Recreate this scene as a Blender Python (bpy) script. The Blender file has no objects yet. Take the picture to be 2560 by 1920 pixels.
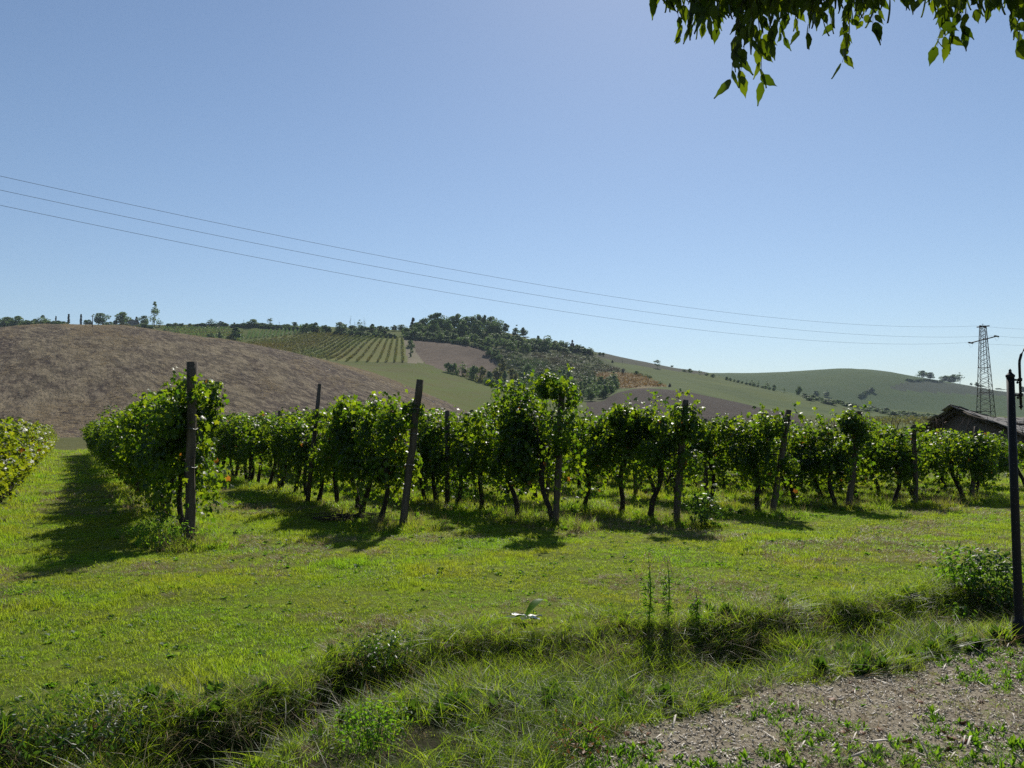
import bpy, math, random
import numpy as np
from mathutils import Vector, Matrix
rng = np.random.default_rng(7)
random.seed(7)
SC = bpy.context.scene
COL = SC.collection

# ------------------------------------------------------------------ camera, sky, sun, exposure
F = 2000.0                       # focal length in photo pixels (photo 2560 x 1920)
PITCH = math.atan(115 / F)
EYE = 1.6
cd = bpy.data.cameras.new("camera"); cam = bpy.data.objects.new("camera", cd); COL.objects.link(cam)
cam.location = (0, 0, EYE); cam.rotation_euler = (math.radians(90) + PITCH, 0, 0)
cd.sensor_width = 36; cd.lens = F / 2560 * 36; cd.clip_end = 20000; cd.clip_start = 0.05
SC.camera = cam
SUN_EL = math.radians(41); SUN_AZ = math.radians(11)      # azimuth measured from +Y towards +X
w = bpy.data.worlds.new("World"); SC.world = w; w.use_nodes = True
nt = w.node_tree; nt.nodes.clear()
sky = nt.nodes.new("ShaderNodeTexSky"); sky.sky_type = 'NISHITA'; sky.sun_disc = False
sky.sun_elevation = SUN_EL; sky.sun_rotation = SUN_AZ; sky.altitude = 200
sky.air_density = 1.0; sky.dust_density = 0.20; sky.ozone_density = 2.6
bg = nt.nodes.new("ShaderNodeBackground"); bg.inputs[1].default_value = 0.089
wo = nt.nodes.new("ShaderNodeOutputWorld")
nt.links.new(sky.outputs[0], bg.inputs[0]); nt.links.new(bg.outputs[0], wo.inputs[0])
sd = bpy.data.lights.new("sun", 'SUN'); sd.energy = 5.0; sd.angle = math.radians(0.53); sd.color = (1.0, 0.95, 0.87)
so = bpy.data.objects.new("sun", sd); COL.objects.link(so)
sv = Vector((math.sin(SUN_AZ) * math.cos(SUN_EL), math.cos(SUN_AZ) * math.cos(SUN_EL), math.sin(SUN_EL)))
so.rotation_euler = sv.to_track_quat('Z', 'Y').to_euler(); so.location = (20, 60, 60)
SC.view_settings.view_transform = 'Standard'; SC.view_settings.look = 'None'
SC.view_settings.gamma = 1; SC.view_settings.exposure = 0.15
try: SC.view_settings.use_curve_mapping = False
except Exception: pass
SC.render.engine = 'CYCLES'
cy = SC.cycles
cy.use_denoising = False; cy.max_bounces = 7; cy.diffuse_bounces = 3; cy.glossy_bounces = 2
cy.transmission_bounces = 5; cy.volume_bounces = 0; cy.transparent_max_bounces = 8
cy.sample_clamp_indirect = 4; cy.sample_clamp_direct = 12
cy.use_adaptive_sampling = True; cy.adaptive_threshold = 0.01

# ------------------------------------------------------------------ photo geometry helpers
def ray(x, y):
    u = (x - 1280) / F; v = (960 - y) / F
    dy = math.cos(PITCH) - v * math.sin(PITCH); dz = math.sin(PITCH) + v * math.cos(PITCH)
    return u / dy, dz / dy
def at(x, y, Y):
    a, e = ray(x, y); return Vector((a * Y, Y, EYE + e * Y))
def flat(x, y, z=0.0):
    a, e = ray(x, y); return at(x, y, (z - EYE) / e)

# ------------------------------------------------------------------ object helpers
def tag(o, label=None, cat=None, group=None, kind=None):
    if label: o['label'] = label
    if cat: o['category'] = cat
    if group: o['group'] = group
    if kind: o['kind'] = kind
    return o
def link(o, parent=None):
    COL.objects.link(o)
    if parent: o.parent = parent
    return o
def empty(name, loc=(0, 0, 0), rz=0, sc=None):
    o = bpy.data.objects.new(name, None); o.empty_display_size = .1
    o.location = loc; o.rotation_euler = (0, 0, rz)
    if sc is not None: o.scale = sc
    return link(o)
def mesh(name, V, Fa, mat=None, rnd=None, smooth=False, mats=None, mi=None):
    """Fa: (n,k) int array or list of such arrays / list of tuples"""
    V = np.asarray(V, dtype=np.float32)
    me = bpy.data.meshes.new(name)
    if isinstance(Fa, list) and len(Fa) and not isinstance(Fa[0], np.ndarray):
        lens = np.array([len(f) for f in Fa]); idx = np.concatenate([np.asarray(f) for f in Fa])
    else:
        if isinstance(Fa, np.ndarray): Fa = [Fa]
        lens = np.concatenate([np.full(len(f), f.shape[1]) for f in Fa]); idx = np.concatenate([f.ravel() for f in Fa])
    me.vertices.add(len(V)); me.vertices.foreach_set("co", V.ravel())
    me.loops.add(len(idx)); me.loops.foreach_set("vertex_index", idx.astype(np.int32))
    me.polygons.add(len(lens))
    st = np.concatenate([[0], np.cumsum(lens)[:-1]]).astype(np.int32)
    me.polygons.foreach_set("loop_start", st)
    try: me.polygons.foreach_set("loop_total", lens.astype(np.int32))
    except Exception: pass
    if smooth: me.polygons.foreach_set("use_smooth", np.ones(len(lens), dtype=bool))
    if mat: me.materials.append(mat)
    for m in (mats or []): me.materials.append(m)
    if mi is not None: me.polygons.foreach_set("material_index", np.asarray(mi, dtype=np.int32))
    if rnd is not None:
        a = me.attributes.new("rnd", 'FLOAT', 'FACE'); a.data.foreach_set("value", np.asarray(rnd, dtype=np.float32))
    me.update(calc_edges=True)
    return me
def obj(name, me, parent=None, loc=None, rot=None, sc=None):
    o = bpy.data.objects.new(name, me)
    if loc is not None: o.location = loc
    if rot is not None: o.rotation_euler = rot
    if sc is not None: o.scale = sc
    return link(o, parent)

class MB:
    def __init__(s): s.V = []; s.F = []; s.n = 0
    def add(s, V, Fs):
        V = np.asarray(V, float); s.V.append(V); s.F += [tuple(int(i) + s.n for i in f) for f in Fs]; s.n += len(V)
    def box(s, c, size, R=None):
        h = np.array(size) / 2
        P = np.array([[x, y, z] for x in (-1, 1) for y in (-1, 1) for z in (-1, 1)]) * h
        if R is not None: P = P @ np.array(R).T
        s.add(P + np.array(c), [(0, 1, 3, 2), (4, 6, 7, 5), (0, 4, 5, 1), (2, 3, 7, 6), (0, 2, 6, 4), (1, 5, 7, 3)])
    def bar(s, a, b, wd, n=4, wd2=None):
        s.tube([a, b], [wd / 2, (wd2 or wd) / 2], n)
    def tube(s, pts, rad, n=8, cap=True, wob=0):
        pts = [np.asarray(p, float) for p in pts]; rings = []
        for i, p in enumerate(pts):
            d = pts[min(i + 1, len(pts) - 1)] - pts[max(i - 1, 0)]; d /= (np.linalg.norm(d) + 1e-9)
            up = np.array([0, 0, 1.]) if abs(d[2]) < .9 else np.array([1., 0, 0])
            a = np.cross(up, d); a /= np.linalg.norm(a); b = np.cross(d, a)
            r = rad[i] if hasattr(rad, '__len__') else rad
            for k in range(n):
                t = 2 * math.pi * k / n; rr = r * (1 + (wob * random.uniform(-1, 1) if wob else 0))
                rings.append(p + rr * (math.cos(t) * a + math.sin(t) * b))
        Fs = []
        for i in range(len(pts) - 1):
            for k in range(n):
                k2 = (k + 1) % n; Fs.append((i * n + k, i * n + k2, (i + 1) * n + k2, (i + 1) * n + k))
        if cap:
            Fs.append(tuple(range(n))[::-1]); Fs.append(tuple((len(pts) - 1) * n + k for k in range(n)))
        s.add(rings, Fs)
    def lathe(s, prof, n=16, c=(0, 0, 0)):
        V = []; Fs = []
        for r, z in prof:
            for k in range(n):
                t = 2 * math.pi * k / n; V.append((c[0] + r * math.cos(t), c[1] + r * math.sin(t), c[2] + z))
        for i in range(len(prof) - 1):
            for k in range(n):
                k2 = (k + 1) % n; Fs.append((i * n + k, i * n + k2, (i + 1) * n + k2, (i + 1) * n + k))
        Fs.append(tuple(range(n))[::-1]); Fs.append(tuple((len(prof) - 1) * n + k for k in range(n)))
        s.add(V, Fs)
    def mesh(s, name, mat, smooth=False): return mesh(name, np.concatenate(s.V), s.F, mat, smooth=smooth)

def frames(n, t):
    """rotation matrices whose z axis is n and whose y axis is near t (both (N,3))"""
    n = n / (np.linalg.norm(n, axis=1, keepdims=True) + 1e-9)
    x = np.cross(t, n); l = np.linalg.norm(x, axis=1, keepdims=True)
    x = np.where(l < 1e-3, np.array([[1., 0, 0]]), x); x /= np.linalg.norm(x, axis=1, keepdims=True)
    y = np.cross(n, x)
    return np.stack([x, y, n], axis=2)
def batch(TV, TF, P, R, S):
    TV = np.asarray(TV, float); TF = np.asarray(TF, int); N = len(P)
    S = np.asarray(S, float)
    if S.ndim == 1: S = S[:, None]
    V = np.einsum('nij,nkj->nki', R, TV[None] * S[:, None, :] if S.shape[1] == 3 else TV[None] * S[:, None]) + P[:, None, :]
    Fs = TF[None] + (np.arange(N) * len(TV))[:, None, None]
    return V.reshape(-1, 3), Fs.reshape(-1, TF.shape[1])

# ------------------------------------------------------------------ materials
def new_mat(name):
    m = bpy.data.materials.new(name); m.use_nodes = True; t = m.node_tree; t.nodes.clear()
    return m, t
def N(t, typ, **kw):
    n = t.nodes.new(typ)
    for k, v in kw.items():
        if k.startswith('i_'):
            n.inputs[k[2:].replace('_', ' ')].default_value = v
        else: setattr(n, k, v)
    return n
def rgba(c): return (c[0], c[1], c[2], 1)
def mixc(t, fac, a, b):
    m = t.nodes.new("ShaderNodeMix"); m.data_type = 'RGBA'
    for s, v in ((0, fac), (6, a), (7, b)):
        if hasattr(v, 'links') or hasattr(v, 'is_linked'): t.links.new(v, m.inputs[s])
        else: m.inputs[s].default_value = v if s == 0 else rgba(v)
    return m.outputs[2]
def mathn(t, op, a, b=0.0, clamp=False):
    m = t.nodes.new("ShaderNodeMath"); m.operation = op; m.use_clamp = clamp
    for s, v in ((0, a), (1, b)):
        if hasattr(v, 'is_linked'): t.links.new(v, m.inputs[s])
        else: m.inputs[s].default_value = v
    return m.outputs[0]
def noise(t, vec, scale, detail=4, rough=.55, lo=.35, hi=.65):
    n = N(t, "ShaderNodeTexNoise"); n.inputs['Scale'].default_value = scale
    n.inputs['Detail'].default_value = detail; n.inputs['Roughness'].default_value = rough
    t.links.new(vec, n.inputs['Vector'])
    r = N(t, "ShaderNodeMapRange"); r.inputs[1].default_value = lo; r.inputs[2].default_value = hi
    t.links.new(n.outputs[0], r.inputs[0]); return r.outputs[0]
def wpos(t, scale=(1, 1, 1), rotz=0):
    g = N(t, "ShaderNodeNewGeometry"); m = N(t, "ShaderNodeMapping"); m.inputs['Scale'].default_value = scale
    r = N(t, "ShaderNodeMapping"); r.inputs['Rotation'].default_value = (0, 0, rotz)
    t.links.new(g.outputs['Position'], r.inputs['Vector']); t.links.new(r.outputs[0], m.inputs['Vector'])
    return m.outputs[0]
def leafmat(name, d1, d2, t1, t2, fac=.45, rough=.36, spec=.5, patch=None, pscale=.25, odd=None, oddth=.95):
    m, t = new_mat(name)
    at_ = N(t, "ShaderNodeAttribute"); at_.attribute_name = "rnd"
    r = at_.outputs['Fac']
    dc = mixc(t, r, d1, d2); tc = mixc(t, r, t1, t2)
    if patch is not None:
        nz = noise(t, wpos(t), pscale, 3)
        dc = mixc(t, nz, dc, patch[0]); tc = mixc(t, nz, tc, patch[1])
    if odd is not None:
        g = mathn(t, 'GREATER_THAN', r, oddth)
        dc = mixc(t, g, dc, odd[0]); tc = mixc(t, g, tc, odd[1])
    p = N(t, "ShaderNodeBsdfPrincipled"); p.inputs['Roughness'].default_value = rough
    p.inputs['Specular IOR Level'].default_value = spec
    t.links.new(dc, p.inputs['Base Color'])
    tr = N(t, "ShaderNodeBsdfTranslucent"); t.links.new(tc, tr.inputs[0])
    mx = N(t, "ShaderNodeMixShader"); mx.inputs[0].default_value = fac
    t.links.new(p.outputs[0], mx.inputs[1]); t.links.new(tr.outputs[0], mx.inputs[2])
    o = N(t, "ShaderNodeOutputMaterial"); t.links.new(mx.outputs[0], o.inputs[0]); return m
def fieldmat(name, cols, scales=(.02, .15, 1.2), stretch=(1, 1, 1), rotz=0, bump=.5, bscale=1.2, rough=.95, bdist=.4, lohi=(.38, .62), lines=None):
    """cols: base, large patch, medium patch, fine patch"""
    m, t = new_mat(name)
    v = wpos(t, stretch, rotz); c = None
    c = mixc(t, noise(t, v, scales[0], 5, .6, *lohi), cols[0], cols[1])
    c = mixc(t, mathn(t, 'MULTIPLY', noise(t, v, scales[1], 5, .65, *lohi), .75), c, cols[2])
    c = mixc(t, mathn(t, 'MULTIPLY', noise(t, v, scales[2], 5, .7, *lohi), .65), c, cols[3])
    if lines:       # drill and furrow lines: (rotation, spacing scale, colour, strength)
        c = mixc(t, mathn(t, 'MULTIPLY', noise(t, wpos(t, (1, .012, 1), lines[0]), lines[1], 3, .6, .46, .58), lines[3]), c, lines[2])
    p = N(t, "ShaderNodeBsdfPrincipled"); p.inputs['Roughness'].default_value = rough
    p.inputs['Specular IOR Level'].default_value = .04
    t.links.new(c, p.inputs['Base Color'])
    b = N(t, "ShaderNodeBump"); b.inputs['Strength'].default_value = bump; b.inputs['Distance'].default_value = bdist
    bn = N(t, "ShaderNodeTexNoise"); bn.inputs['Scale'].default_value = bscale; bn.inputs['Detail'].default_value = 6
    bn.inputs['Roughness'].default_value = .7; t.links.new(v, bn.inputs['Vector'])
    t.links.new(bn.outputs[0], b.inputs['Height']); t.links.new(b.outputs[0], p.inputs['Normal'])
    o = N(t, "ShaderNodeOutputMaterial"); t.links.new(p.outputs[0], o.inputs[0]); return m
def solid(name, c1, c2, scale=8, rough=.8, bump=.4, stretch=(1, 1, 1), metal=0, spec=.3, obj_coords=True, bdist=.02):
    m, t = new_mat(name)
    if obj_coords:
        tc = N(t, "ShaderNodeTexCoord"); mp = N(t, "ShaderNodeMapping"); mp.inputs['Scale'].default_value = stretch
        t.links.new(tc.outputs['Object'], mp.inputs['Vector']); v = mp.outputs[0]
    else: v = wpos(t, stretch)
    c = mixc(t, noise(t, v, scale, 6, .65, .3, .7), c1, c2)
    p = N(t, "ShaderNodeBsdfPrincipled"); p.inputs['Roughness'].default_value = rough; p.inputs['Metallic'].default_value = metal
    p.inputs['Specular IOR Level'].default_value = spec
    t.links.new(c, p.inputs['Base Color'])
    b = N(t, "ShaderNodeBump"); b.inputs['Strength'].default_value = bump; b.inputs['Distance'].default_value = bdist
    bn = N(t, "ShaderNodeTexNoise"); bn.inputs['Scale'].default_value = scale * 1.7; bn.inputs['Detail'].default_value = 5
    t.links.new(v, bn.inputs['Vector']); t.links.new(bn.outputs[0], b.inputs['Height']); t.links.new(b.outputs[0], p.inputs['Normal'])
    o = N(t, "ShaderNodeOutputMaterial"); t.links.new(p.outputs[0], o.inputs[0]); return m

M = {}
M['vine'] = leafmat('vine_leaf', (.018, .045, .010), (.040, .075, .012), (.12, .27, .008), (.38, .50, .012), fac=.52, rough=.42, spec=.36,
                    odd=((.20, .10, .02), (.45, .18, .02)), oddth=.993)
M['vine_yellow'] = leafmat('vine_leaf_yellow_and_sunlit', (.05, .08, .010), (.09, .10, .010), (.22, .34, .010), (.42, .46, .015), fac=.52, rough=.42, spec=.35,
                    odd=((.25, .12, .02), (.55, .22, .02)), oddth=.985)  # yellow single leaves, and a painted sun-through tint for the leftmost row
M['grass'] = leafmat('grass_blade', (.050, .110, .008), (.085, .14, .010), (.28, .54, .020), (.44, .64, .030), fac=.60, rough=.42, spec=.22,
                     patch=((.12, .145, .016), (.46, .52, .03)), pscale=.75)
M['grass_long'] = leafmat('grass_blade_long', (.05, .09, .012), (.10, .13, .025), (.26, .44, .010), (.46, .58, .03), fac=.55, rough=.45, spec=.4)
M['grass_dry'] = leafmat('grass_blade_dry', (.20, .15, .07), (.30, .24, .13), (.30, .20, .08), (.42, .33, .16), fac=.4, rough=.5)
M['straw'] = leafmat('bleached_straw', (.34, .27, .17), (.50, .42, .28), (.40, .30, .17), (.54, .43, .26), fac=.3, rough=.7, spec=.15)
M['weed'] = leafmat('weed_leaf', (.04, .10, .02), (.07, .13, .02), (.18, .42, .015), (.30, .50, .02), fac=.52, rough=.5, spec=.2)
M['dock'] = leafmat('dock_leaf', (.05, .10, .02), (.07, .12, .02), (.20, .38, .02), (.26, .42, .02), fac=.55, rough=.6, spec=.08)
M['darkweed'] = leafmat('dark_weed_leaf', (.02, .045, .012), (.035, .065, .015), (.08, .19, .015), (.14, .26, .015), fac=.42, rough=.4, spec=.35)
M['elm'] = leafmat('hanging_leaf', (.015, .028, .008), (.028, .042, .01), (.07, .13, .004), (.20, .27, .006), fac=.48, rough=.45, spec=.25)
M['tree'] = leafmat('tree_foliage', (.070, .115, .042), (.108, .160, .055), (.15, .27, .06), (.23, .34, .07), fac=.3, rough=.6, spec=.2)
M['tree_pale'] = leafmat('tree_foliage_pale', (.095, .145, .046), (.14, .19, .062), (.18, .29, .06), (.25, .36, .08), fac=.35, rough=.6, spec=.2)
M['tree_yellow'] = leafmat('tree_foliage_yellow', (.12, .13, .030), (.17, .16, .04), (.20, .22, .04), (.28, .27, .05), fac=.4, rough=.6, spec=.2)
M['conifer'] = leafmat('conifer_foliage', (.024, .040, .018), (.036, .056, .024), (.03, .05, .015), (.04, .07, .02), fac=.2, rough=.6, spec=.2)
M['far_vine'] = leafmat('far_vine_foliage', (.050, .085, .018), (.09, .12, .03), (.12, .18, .03), (.20, .23, .04), fac=.35, rough=.6, spec=.15,
                        patch=((.14, .11, .025), (.24, .19, .03)), pscale=.02)
M['orange_vine'] = leafmat('orange_vine_foliage', (.17, .105, .035), (.24, .15, .045), (.24, .14, .03), (.32, .20, .05), fac=.35, rough=.6, spec=.15)
M['scrub'] = leafmat('scrub_foliage', (.055, .088, .030), (.10, .135, .048), (.10, .17, .04), (.18, .25, .06), fac=.3, rough=.6, spec=.2,
                     patch=((.10, .085, .05), (.12, .10, .05)), pscale=.03)
M['bark'] = solid('bark', (.030, .022, .016), (.075, .058, .042), 14, .9, .8, (1, 1, .25))
M['vinewood'] = solid('vine_bark', (.022, .016, .012), (.060, .044, .032), 30, .9, .9, (1, 1, .25))
M['post'] = solid('weathered_post_wood', (.036, .027, .019), (.15, .115, .08), 18, .85, .9, (1, 1, .08), bdist=.03)
M['greypole'] = solid('grey_wood', (.18, .16, .14), (.28, .26, .24), 3, .9, .2)
M['wire'] = solid('galvanised_wire', (.14, .14, .14), (.26, .26, .25), 10, .5, 0, metal=.6)
M['cable'] = solid('power_cable', (.10, .11, .13), (.13, .14, .16), 1, .9, 0, spec=.05)
M['steel'] = solid('rusty_steel', (.030, .027, .026), (.075, .062, .052), 2, .75, .2, metal=.2)
M['iron'] = solid('black_painted_iron', (.006, .006, .007), (.012, .012, .013), 20, .6, .15, spec=.25, bdist=.002)
M['glass'] = solid('insulator_glass', (.35, .40, .38), (.45, .5, .48), 5, .2, 0, spec=.8)
M['plaster'] = solid('house_plaster', (.22, .20, .19), (.30, .27, .25), 1.5, .9, .1)
M['rooftile'] = solid('stone_roof_tile', (.07, .065, .06), (.16, .15, .135), 5, .85, .7)
M['housetile'] = solid('clay_roof', (.13, .09, .07), (.20, .14, .11), 2, .85, .3)
M['beam'] = solid('old_timber_beam', (.03, .024, .018), (.07, .055, .04), 10, .9, .4, (1, 1, 1))
M['pane'] = solid('dark_window_glass', (.02, .025, .03), (.03, .035, .04), 3, .1, 0, spec=.8)
M['white'] = solid('leaf_glint_white', (.55, .53, .48), (.72, .70, .66), 20, .4, .2)  # white colour stands in for sun glint on dock leaves
M['chip'] = leafmat('wood_chip', (.15, .12, .085), (.52, .47, .38), (.1, .08, .05), (.2, .17, .12), fac=.06, rough=.55, spec=.4)
M['deadleaf'] = leafmat('dead_leaf', (.12, .05, .025), (.26, .12, .05), (.2, .08, .03), (.35, .18, .05), fac=.3, rough=.6)
def brickmat():
    m, t = new_mat('old_brick_wall'); tc = N(t, "ShaderNodeTexCoord")
    b = N(t, "ShaderNodeTexBrick"); b.inputs['Scale'].default_value = 1
    b.inputs['Color1'].default_value = (.13, .075, .05, 1); b.inputs['Color2'].default_value = (.19, .12, .085, 1)
    b.inputs['Mortar'].default_value = (.16, .14, .12, 1); b.inputs['Mortar Size'].default_value = .012
    b.inputs['Brick Width'].default_value = .26; b.inputs['Row Height'].default_value = .075
    mp = N(t, "ShaderNodeMapping"); mp.inputs['Rotation'].default_value = (math.radians(90), 0, 0)
    t.links.new(tc.outputs['Object'], mp.inputs['Vector']); t.links.new(mp.outputs[0], b.inputs['Vector'])
    p = N(t, "ShaderNodeBsdfPrincipled"); p.inputs['Roughness'].default_value = .95
    c = mixc(t, noise(t, tc.outputs['Object'], 1.7, 5, .6), b.outputs[0], (.10, .085, .07))
    t.links.new(c, p.inputs['Base Color'])
    o = N(t, "ShaderNodeOutputMaterial"); t.links.new(p.outputs[0], o.inputs[0]); return m
M['brick'] = brickmat()

# ------------------------------------------------------------------ terrain: spines of the land as (photo x, photo y) at a distance
def tab(s): return np.array(s, float)
SP = [  # (distance or table, [(x, y)...])
 (60, [(-400, 1128), (2960, 1128)]),
 (120, [(-400, 1085), (1200, 1085), (1600, 1081), (2960, 1079)]),
 ([(-400, 320), (290, 320), (648, 300), (926, 285), (1110, 262), (1300, 255), (2960, 250)],
  [(-400, 835), (0, 829), (162, 823), (290, 823), (400, 836), (463, 845), (560, 858), (648, 873), (740, 887), (810, 903), (926, 935), (1040, 982), (1110, 1012), (1200, 1045), (1300, 1060), (1500, 1062), (2000, 1066), (2300, 1069), (2960, 1068)]),
 (400, [(-400, 930), (600, 925), (720, 920), (800, 910), (870, 915), (926, 928), (1040, 952), (1110, 967), (1200, 980), (1300, 988), (1400, 1003), (1500, 1003), (1550, 983), (1619, 974), (1702, 978), (1804, 999), (1905, 1024), (1963, 1034), (2100, 1045), (2300, 1052), (2960, 1060)]),
 (520, [(-400, 885), (590, 878), (760, 893), (867, 905), (1023, 908), (1113, 927), (1200, 950), (1290, 962), (1400, 962), (1500, 966), (1560, 964), (1619, 961), (1702, 966), (1804, 987), (1905, 1012), (1963, 1022), (2100, 1036), (2300, 1046), (2960, 1056)]),
 (640, [(-400, 838), (162, 834), (405, 840), (600, 842), (762, 834), (838, 831), (1010, 846), (1100, 851), (1174, 862), (1249, 868), (1330, 882), (1400, 892), (1500, 915), (1600, 926), (1700, 941), (1800, 958), (1875, 970), (1973, 992), (2089, 1008), (2177, 1024), (2354, 1040), (2960, 1050)]),
 (770, [(-400, 820), (0, 818), (405, 816), (650, 818), (762, 822), (1000, 830), (1100, 826), (1200, 826), (1260, 833), (1320, 850), (1400, 870), (1480, 881), (1510, 886), (1556, 896), (1642, 913), (1766, 934), (1814, 946), (1875, 961), (1973, 984), (2089, 1001), (2177, 1019), (2316, 1032), (2354, 1036), (2560, 1043), (2960, 1047)]),
 (960, None),
 (1350, [(-400, 850), (1300, 875), (1500, 912), (1642, 926), (1766, 934), (1854, 934.5), (2000, 929), (2060, 924.5), (2119, 922), (2185, 926), (2291, 942), (2405, 961), (2481, 972), (2560, 983), (2700, 995), (2960, 1000)]),
 (2000, None), (4000, [(-400, 1060), (2960, 1060)]), (9000, [(-400, 1068), (2960, 1068)]),
]
AX = np.linspace(-.86, .86, 700)
PX = 1280 + AX * F            # near enough at the horizon row
def smooth_interp(x, pts):
    pts = np.array(pts, float); xs, ys = pts[:, 0], pts[:, 1]
    h = np.diff(xs); d = np.diff(ys) / h
    m = np.zeros(len(xs)); m[0] = d[0]; m[-1] = d[-1]
    for i in range(1, len(xs) - 1):
        if d[i - 1] * d[i] > 0: m[i] = 2 / (1 / d[i - 1] + 1 / d[i])
    i = np.clip(np.searchsorted(xs, x) - 1, 0, len(xs) - 2); xx = np.clip(x, xs[0], xs[-1])
    t = (xx - xs[i]) / h[i]
    return (2*t**3 - 3*t**2 + 1) * ys[i] + (t**3 - 2*t**2 + t) * h[i] * m[i] + (-2*t**3 + 3*t**2) * ys[i+1] + (t**3 - t**2) * h[i] * m[i+1]
def elev(y):  # elevation slope for photo row y (x-independent)
    v = (960 - y) / F
    return (math.sin(PITCH) + v * math.cos(PITCH)) / (math.cos(PITCH) - v * math.sin(PITCH))
KY = [np.full(700, 22.)]; KZ = [np.zeros(700)]
for dist, pts in SP:
    Yk = np.full(700, float(dist)) if not isinstance(dist, list) else smooth_interp(PX, dist)
    if pts is not None: Zk = EYE + elev(smooth_interp(PX, pts)) * Yk
    elif dist == 960: Zk = KZ[-1] - np.minimum(14, KZ[-1] * .35)
    else: Zk = KZ[-1] - 30
    if dist == 60: Zk = np.zeros(700)
    KY.append(Yk); KZ.append(Zk)
KY = np.array(KY); KZ = np.array(KZ)
YG = np.concatenate([np.geomspace(22, 9000, 900)])
def pchip_cols(KY, KZ, Y):
    h = np.diff(KY, axis=0); d = np.diff(KZ, axis=0) / h; m = np.zeros_like(KZ)
    a, b = d[:-1], d[1:]; ok = a * b > 0
    with np.errstate(divide='ignore', invalid='ignore'): m[1:-1] = np.where(ok, 2 / (1 / a + 1 / b), 0)
    out = np.zeros((len(Y), KY.shape[1]))
    for i in range(len(KY) - 1):
        t = (Y[:, None] - KY[i][None]) / h[i][None]; inside = (t >= 0) & (t <= 1)
        v = (2*t**3 - 3*t**2 + 1) * KZ[i] + (t**3 - 2*t**2 + t) * h[i] * m[i] + (-2*t**3 + 3*t**2) * KZ[i+1] + (t**3 - t**2) * h[i] * m[i+1]
        out = np.where(inside, v, out)
    return out
TZ = pchip_cols(KY, KZ, YG)          # [Y, a]
LY = np.log(YG)
def far_z(a, Y):
    ia = np.clip((a + .86) / (1.72) * 699, 0, 698.999); iy = np.clip((np.log(np.maximum(Y, 22)) - LY[0]) / (LY[-1] - LY[0]) * 899, 0, 898.999)
    i = ia.astype(int); j = iy.astype(int); fa = ia - i; fy = iy - j
    return (TZ[j, i] * (1-fa) * (1-fy) + TZ[j, i+1] * fa * (1-fy) + TZ[j+1, i] * (1-fa) * fy + TZ[j+1, i+1] * fa * fy)
def vnoise(x, y, s, seed=0):
    """cheap smooth value noise"""
    x = np.asarray(x, float) / s + 1000.5 + seed * 17.3; y = np.asarray(y, float) / s + 1000.5 + seed * 9.1
    xi = np.floor(x).astype(np.int64); yi = np.floor(y).astype(np.int64); fx = x - xi; fy = y - yi
    fx = fx*fx*(3-2*fx); fy = fy*fy*(3-2*fy)
    def h(a, b):
        n = (a * 374761393 + b * 668265263 + seed * 1442695) & 0xffffffff
        n = ((n ^ (n >> 13)) * 1274126177) & 0xffffffff
        return ((n ^ (n >> 16)) & 0xffff) / 65535.0 - .5
    return (h(xi, yi)*(1-fx) + h(xi+1, yi)*fx)*(1-fy) + (h(xi, yi+1)*(1-fx) + h(xi+1, yi+1)*fx)*fy
# ditch: the brink of the meadow, in world metres, from the photo
BR = [(-60, 1795), (200, 1790), (450, 1785), (640, 1755), (760, 1700), (850, 1640), (980, 1615), (1100, 1612), (1400, 1600), (1600, 1572), (1900, 1520), (2150, 1490), (2340, 1478), (2450, 1482), (2620, 1490)]
BRW = np.array([tuple(flat(x, y))[:2] for x, y in BR]); BRW = np.vstack([[BRW[0][0] - 6, BRW[0][1] - .3], BRW, [BRW[-1][0] + 6, BRW[-1][1] + 1.5]])
MUL = [(1380, 1960), (1431, 1914), (1503, 1858), (1550, 1833), (1626, 1817), (1713, 1786), (1807, 1751), (1855, 1739), (1933, 1717), (1994, 1710), (2151, 1673), (2292, 1657), (2307, 1632), (2401, 1604), (2542, 1588), (2640, 1575)]
NEARZ = -.12
MULW = np.array([tuple(flat(x, y, NEARZ))[:2] for x, y in MUL]); MULW = np.vstack([[MULW[0][0] - .5, 2.0], MULW, [MULW[-1][0] + 5, MULW[-1][1] + 1.2]])
def brink(x): return np.interp(x, BRW[:, 0], BRW[:, 1])
def brn(x, y): return brink(x) + vnoise(x, y, .5, 3) * .30 + vnoise(x, y * .3, 1.1, 4) * .55
def mulch_edge(x): return np.interp(x, MULW[:, 0], MULW[:, 1])
def near_z(x, y):
    u = brn(x, y) - y      # metres in front of the brink (towards the viewer)
    prof = np.interp(u, [-.6, -.15, 0, .08, .22, .42, .65, .95, 1.3], [0, .015, -.01, -.10, -.30, -.38, -.32, -.18, NEARZ])
    dep = np.interp(x, [-6, -1.5, -.9, -.4, .6, 1.0, 1.8, 2.2, 3.2, 4.1, 4.8, 6.5], [1.35, 1.3, 1.2, .3, .3, 1.1, 1.0, .4, .7, 1.1, 1.0, .5]) * np.clip(.75 + 1.5 * vnoise(x, y * .5, .55, 77), .15, 1.3)
    fade = np.clip((14 - np.abs(x)) / 6, 0, 1)
    z = np.where(u > 0, NEARZ + (prof - NEARZ) * np.where(prof < NEARZ, dep, 1), prof) * fade
    z = z + vnoise(x, y, 2.5, 1) * .07 + vnoise(x, y, .6, 2) * .035 + vnoise(x, y, 7, 5) * .12 * np.clip((y - 8) / 8, 0, 1)
    return z
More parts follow.
